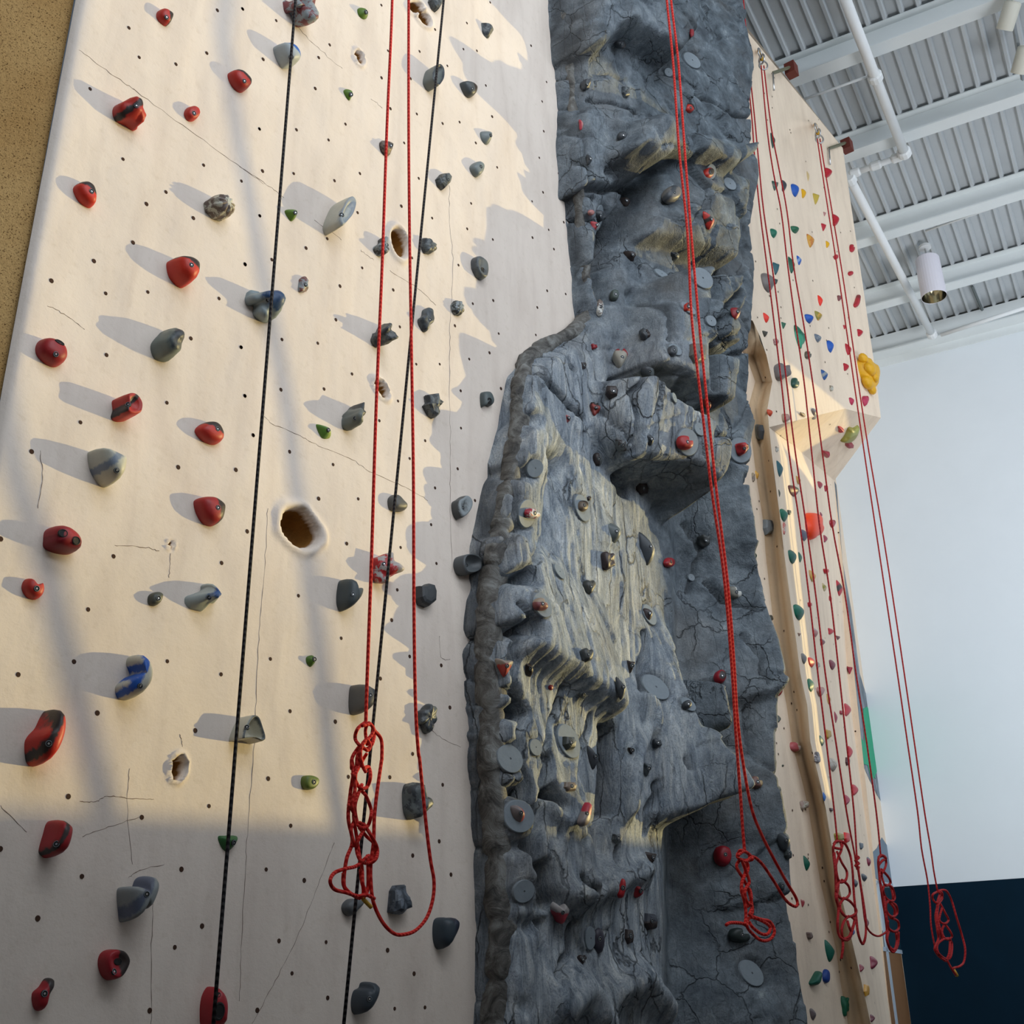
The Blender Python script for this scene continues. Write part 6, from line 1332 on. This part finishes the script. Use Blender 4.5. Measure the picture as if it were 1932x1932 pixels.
far_rope('rightmost dark red rope pair, its chain hanging before the dark blue wall', (1543, 252),
 [[(1542, 262), (1552, 330), (1563, 400), (1585, 540), (1611, 720), (1630, 850), (1651, 990), (1672, 1130), (1693, 1270), (1712, 1400), (1731, 1530)] + fp('515,0 580,350 610,640 620,850 660,1080', *L8b),
  [(1547, 262), (1558, 330), (1570, 400), (1593, 540), (1619, 720), (1639, 850), (1663, 990), (1685, 1130), (1706, 1270), (1725, 1400), (1744, 1530)] + fp('615,0 650,250 690,465', *L8b)], cB, .30, fp('865,1335 905,1400', *L8b))

# ------------------------------------------------------------------ overhead: pipes, conduit, lamps, rigging
PG = 'white sprinkler pipes under the ceiling'
A, B = onZ(1580, -40, 10.46), onZ(1706, 288, 10.46)
p1 = mesh_obj('sprinkler_pipe', *tube([A, B], .052, 16), M_PIPE, None, True, tuple(A)); tag(p1, 'white pipe running away under the upper ceiling beams, ending in an elbow', 'pipe', PG)
A2, B2 = onZ(1604, 338, 10.46), onZ(1758, 630, 10.46)
p2 = mesh_obj('sprinkler_pipe', *tube([A2, B2], .050, 16), M_PIPE, None, True, tuple(A2)); tag(p2, 'white pipe running away beside the far wall rim towards the end wall', 'pipe', PG)
C1_, C2_ = onZ(1608, 328, 10.50), onZ(1697, 296, 10.50)
p3 = mesh_obj('sprinkler_pipe', *tube([C1_, C2_], .034, 12), M_PIPE, None, True, tuple(C1_)); tag(p3, 'short white cross pipe with couplings along the second beam', 'pipe', PG)
def coupling(par, c, d, R_, L_):
    c = Vector(tuple(map(float, c))); d = Vector(tuple(map(float, d))).normalized()
    mesh_obj('pipe_coupling', *tube([c - d * L_, c - d * L_ * .7, c + d * L_ * .7, c + d * L_], [R_ * .8, R_, R_, R_ * .8], 12), M_PIPE, par, False, tuple(c))
dv = B - A; 
for t in (.52, 1.0): coupling(p1, A + dv * t, dv, .075, .05)
dv = B2 - A2
for t in (.0, 1.0): coupling(p2, A2 + dv * t, dv, .07, .06)
dv = C2_ - C1_
for t in (.06, .95, .5): coupling(p3, C1_ + dv * t, dv, .052, .06)
q1_, q2_ = onZ(1512, 189, 10.55), onZ(1640, 143, 10.55)
tag(mesh_obj('electrical_conduit', *tube([q1_, q2_], .014, 8), M_PIPE, None, True, tuple(q1_)), 'thin straight conduit crossing to the upper white pipe', 'conduit', 'conduits under the ceiling')
q1_, q2_ = onZ(1746, 436, 10.72), onZ(1960, 362, 10.72)
tag(mesh_obj('electrical_conduit', *tube([q1_, q2_], .014, 8), M_PIPE, None, True, tuple(q1_)), 'thin conduit running from the hanging lamp to the right picture edge', 'conduit', 'conduits under the ceiling')
q1_, q2_ = onZ(1775, 632, 10.42), onZ(1960, 572, 10.42)
tag(mesh_obj('electrical_conduit', *tube([q1_, q2_], .03, 8), M_PIPE, None, True, tuple(q1_)), 'pale conduit lying along the channel at the top of the end wall', 'conduit', 'conduits under the ceiling')
q1_, q2_ = onZ(1834, 540, ZDECK - .02), onZ(1858, 596, ZDECK - .02)
tag(mesh_obj('perforated_strut', *tube([q1_, q2_], .02, 4), plain('dark_strut', (.12, .14, .14), .5), None, False, tuple(q1_)), 'dark perforated strut fixed up into one deck rib', 'strut')
# hanging cylinder lamp
M_SHADE = plain('white_lamp_cylinder', (.70, .68, .74), .5, var=.02); M_REFL = plain('mirror_reflector', (.75, .72, .62), .12, 1.0, var=.02)
mt = onZ(1744, 462, ZDECK - .03); lc = Vector((mt[0], mt[1], 0))
def z_at(xy, py):
    lo, hi = 5.0, 12.0
    for _ in range(40):
        m_ = (lo + hi) / 2; v = np.array([xy[0], xy[1], m_]) - CC; yy = 966 - FOC * (v @ CU) / (v @ CF)
        if yy > py: lo = m_
        else: hi = m_
    return lo
zt, zb = z_at(lc, 489), z_at(lc, 560)
v = np.array([lc.x, lc.y, (zt + zb) / 2]) - CC; RL = 23.0 * (v @ CF) / FOC
lamp = empty('pendant_lamp', (lc.x, lc.y, zt)); tag(lamp, 'white hanging cylinder lamp with a mirrored inside, under the ceiling by the end wall', 'ceiling lamp')
def lathe(prof, c, n=28):
    V, Fs = [], []
    for r_, z_ in prof:
        for i in range(n): a = 2 * math.pi * i / n; V.append((c[0] + r_ * math.cos(a), c[1] + r_ * math.sin(a), z_))
    for j in range(len(prof) - 1):
        for i in range(n): Fs.append((j * n + i, j * n + (i + 1) % n, (j + 1) * n + (i + 1) % n, (j + 1) * n + i))
    return V, Fs
def rlathe(nm, prof, mat, smooth=True): return mesh_obj(nm, *lathe(prof, (lc.x, lc.y)), mat, lamp, smooth, (lc.x, lc.y, zt))
rlathe('lamp_shade', [(.001, zt), (RL * .93, zt), (RL * .96, zt - .01), (RL, zb), (RL * .985, zb - .004), (RL * .97, zb)], M_SHADE, False)
rlathe('reflector', [(RL * .965, zb + .001), (RL * .93, zb + (zt - zb) * .35), (RL * .6, zb + (zt - zb) * .55), (.001, zb + (zt - zb) * .6)], M_REFL)
rlathe('hanging_rod', [(.009, ZDECK - .04), (.009, zt)], M_STEEL); rlathe('ceiling_cup', [(.001, ZDECK - .09), (.075, ZDECK - .085), (.075, ZDECK - .05), (.001, ZDECK - .045)], M_PIPE, False)
# track with two spotlights
M_CREAM = plain('cream_spotlight', (.55, .53, .45), .5, var=.03); M_DKM = plain('dark_inside', (.10, .085, .07), .7)
t1, t2 = onZ(1900, -30, 10.57), onZ(1930, 150, 10.57)
tag(mesh_obj('light_track', *tube([t1, t2], .022, 4), plain('track_metal', (.30, .32, .33), .4, .6), None, False, tuple(t1)), 'slim metal lighting track at the upper right picture corner', 'light track')
for (a, b, lb) in [((1912, 3), (1888, 37), 'cream cylinder spotlight, higher of two at the upper right corner'), ((1936, 88), (1914, 122), 'cream cylinder spotlight, lower of two at the upper right edge')]:
    Aq, Bq = Vector(onZ(*a, 10.50)), Vector(onZ(*b, 10.50)); Bq.z -= .16; d = (Bq - Aq).normalized(); R_ = .078
    Bq = Aq + d * .25
    e = empty('spotlight', Aq); tag(e, lb, 'spotlight', 'cream spotlights on the ceiling track')
    mesh_obj('housing', *tube([Aq, Aq + d * .01, Bq], [R_ * .8, R_, R_], 20, False), M_CREAM, e, True, tuple(Aq)); mesh_obj('baffle', *tube([Aq + d * .1, Bq], [R_ * .5, R_ * .97], 20, True), M_DKM, e, False, tuple(Aq))
    mesh_obj('housing_back', *tube([Aq - d * .005, Aq + d * .003], R_ * .8, 20), M_CREAM, e, False, tuple(Aq)); mesh_obj('yoke', *tube([Aq + d * .06, Aq + Vector((.02, 0, .03))], .012, 8), M_CREAM, e, True, tuple(Aq))
# rigging brackets at the wall head
M_RB = plain('dark_red_box', (.14, .03, .02), .6); M_OLV = plain('olive_bar', (.16, .16, .10), .5)
for (bx, by, s0, s1, dr, lb) in [((1493), 132, (1458, 138), (1493, 126), 32, 'upper rigging bracket with a dark red box above the far wall'), (1598, 275, (1564, 280), (1597, 269), 30, 'lower rigging bracket with a dark red box above the far wall')]:
    c = onY(bx, by, .06 if bx < 1550 else .02); e = empty('rigging_bracket', c); tag(e, lb, 'bracket', 'rigging brackets at the head of the far wall')
    pp = .06 if bx < 1550 else .02
    mesh_obj('strut_bar', *tube([onY(*s0, pp), onY(*s1, pp)], .016, 4), M_OLV, e, False, tuple(c)); mesh_obj('anchor_box', *box(c, (.10, .10, .13)), M_RB, e, False, tuple(c))
    mesh_obj('chain', *tube([onY(*s0, pp), onY(s0[0] + 2, s0[1] + dr, pp)], .010, 6), M_STEEL, e, True, tuple(c))

# ------------------------------------------------------------------ mural and door on the side wall
M_MUR = M_ROCK
m_, nt, b = nmat('mural_rock_paint', .8, .2); nn = noise_n(nt, 2.6, 6, .7, objvec(nt), .8)
nt.links.new(ramp(nt, nn.outputs[0], [(.35, (.07, .085, .10)), (.5, (.17, .20, .23)), (.65, (.30, .34, .38))]).outputs[0], b.inputs['Base Color']); M_MUR = m_
M_LEAF = plain('mural_leaf_green', (.0, .32, .16), .7, var=.1); M_MBL = plain('mural_grey_blue', (.16, .22, .28), .8, var=.1)
ws = [o for o in bpy.data.objects if o.name == 'wall_side'][0]
def mural(nm, pl, mat, off):
    base = [Vector(onS(x, y, off)) for x, y in pl]; V = [tuple(v) for v in base] + [tuple(v - Vector(SWN) * (off * .9)) for v in base]; n = len(base)
    Fs = [tuple(range(n))] + [(i, (i + 1) % n, n + (i + 1) % n, n + i) for i in range(n)]
    return mesh_obj(nm, V, Fs, mat, ws, False, tuple(base[0]))
mural('mural_rock_shape', [(1560, 880), (1578, 915), (1590, 1060), (1606, 1150), (1622, 1270), (1640, 1330), (1653, 1440), (1666, 1518), (1655, 1500), (1640, 1470), (1610, 1400), (1580, 1330), (1560, 1200)], M_MUR, .004)
mural('mural_leaf_shape', [(1629, 1337), (1636, 1333), (1641, 1340), (1648, 1410), (1655, 1455), (1645, 1475), (1632, 1420)], M_LEAF, .008)
mural('mural_leaf_shape', [(1618, 1440), (1625, 1415), (1632, 1400), (1642, 1415), (1650, 1440), (1652, 1470), (1640, 1445), (1622, 1438)], M_LEAF, .010)
mural('mural_leaf_shape', [(1615, 1385), (1625, 1392), (1632, 1402), (1618, 1425)], M_LEAF, .009)
mural('mural_rock_shape', [(1636, 1620), (1645, 1610), (1655, 1600), (1664, 1580), (1677, 1600), (1686, 1668), (1660, 1662), (1642, 1650)], M_MBL, .005)
# door with a fixed upper pane
def sbox(x0, x1, ya, yb, o0, o1, extra=0): return None
def quad_on(pl, o0, o1):
    b0_ = [Vector(onS(x, y, o0)) for x, y in pl]; f0 = [v + Vector(SWN) * (o1 - o0) for v in b0_]; n = len(pl)
    return [tuple(v) for v in b0_ + f0], [tuple(range(n))[::-1], tuple(range(n, 2 * n))] + [(i, (i + 1) % n, n + (i + 1) % n, n + i) for i in range(n)]
def dline(x0, y0, x1, y1, w_): return [(x0, y0), (x1, y1), (x1 + w_, y1), (x0 + w_, y0)]
M_FRM = plain('pale_blue_frame_paint', (.42, .50, .58), .5, var=.04); M_WOOD = plain('brown_wood_panel', (.22, .11, .045), .55, var=.25, sc_=9); M_PANE = plain('dark_teal_glass', (.02, .06, .08), .15, 0, .6, var=.1)
def vx(x, y0, y1): return x + (x - 895) / (y0 + 4034.) * (y1 - y0)
fr = [quad_on([(1652, 1662), (vx(1652, 1662, 2010), 2010), (vx(1652, 1662, 2010) + 4, 2010), (1656, 1662)], 0.0, .014), quad_on([(1686, 1668), (vx(1686, 1668, 2010), 2010), (vx(1686, 1668, 2010) + 4, 2010), (1690, 1668)], 0, .014),
      quad_on([(1652, 1661), (1690, 1669), (1690, 1675), (1652, 1667)], 0, .014), quad_on([(1662, 1786), (1701, 1793), (1701, 1800), (1662, 1794)], 0, .014)]
d_ = struct(mesh_obj('door_1', *join(fr), M_FRM, None, False, tuple(onS(1670, 1900)))) 
mesh_obj('upper_pane', *quad_on([(1656, 1667), (1686, 1674), (1702, 1793), (1668, 1787)], 0.002, .006), M_PANE, d_, False, tuple(onS(1670, 1720)))
mesh_obj('door_leaf', *quad_on([(1664, 1793), (1699, 1799), (1729, 2010), (1693, 2010)], 0.002, .008), M_WOOD, d_, False, tuple(onS(1690, 1850)))
for yy in (1838, 1930): mesh_obj('hinge', *quad_on([(vx(1686, 1668, yy) + 1, yy - 8), (vx(1686, 1668, yy) + 1, yy + 8), (vx(1686, 1668, yy) + 5, yy + 8), (vx(1686, 1668, yy) + 4, yy - 8)], 0.0, .022), M_BLACK, d_, False, tuple(onS(1700, yy)))
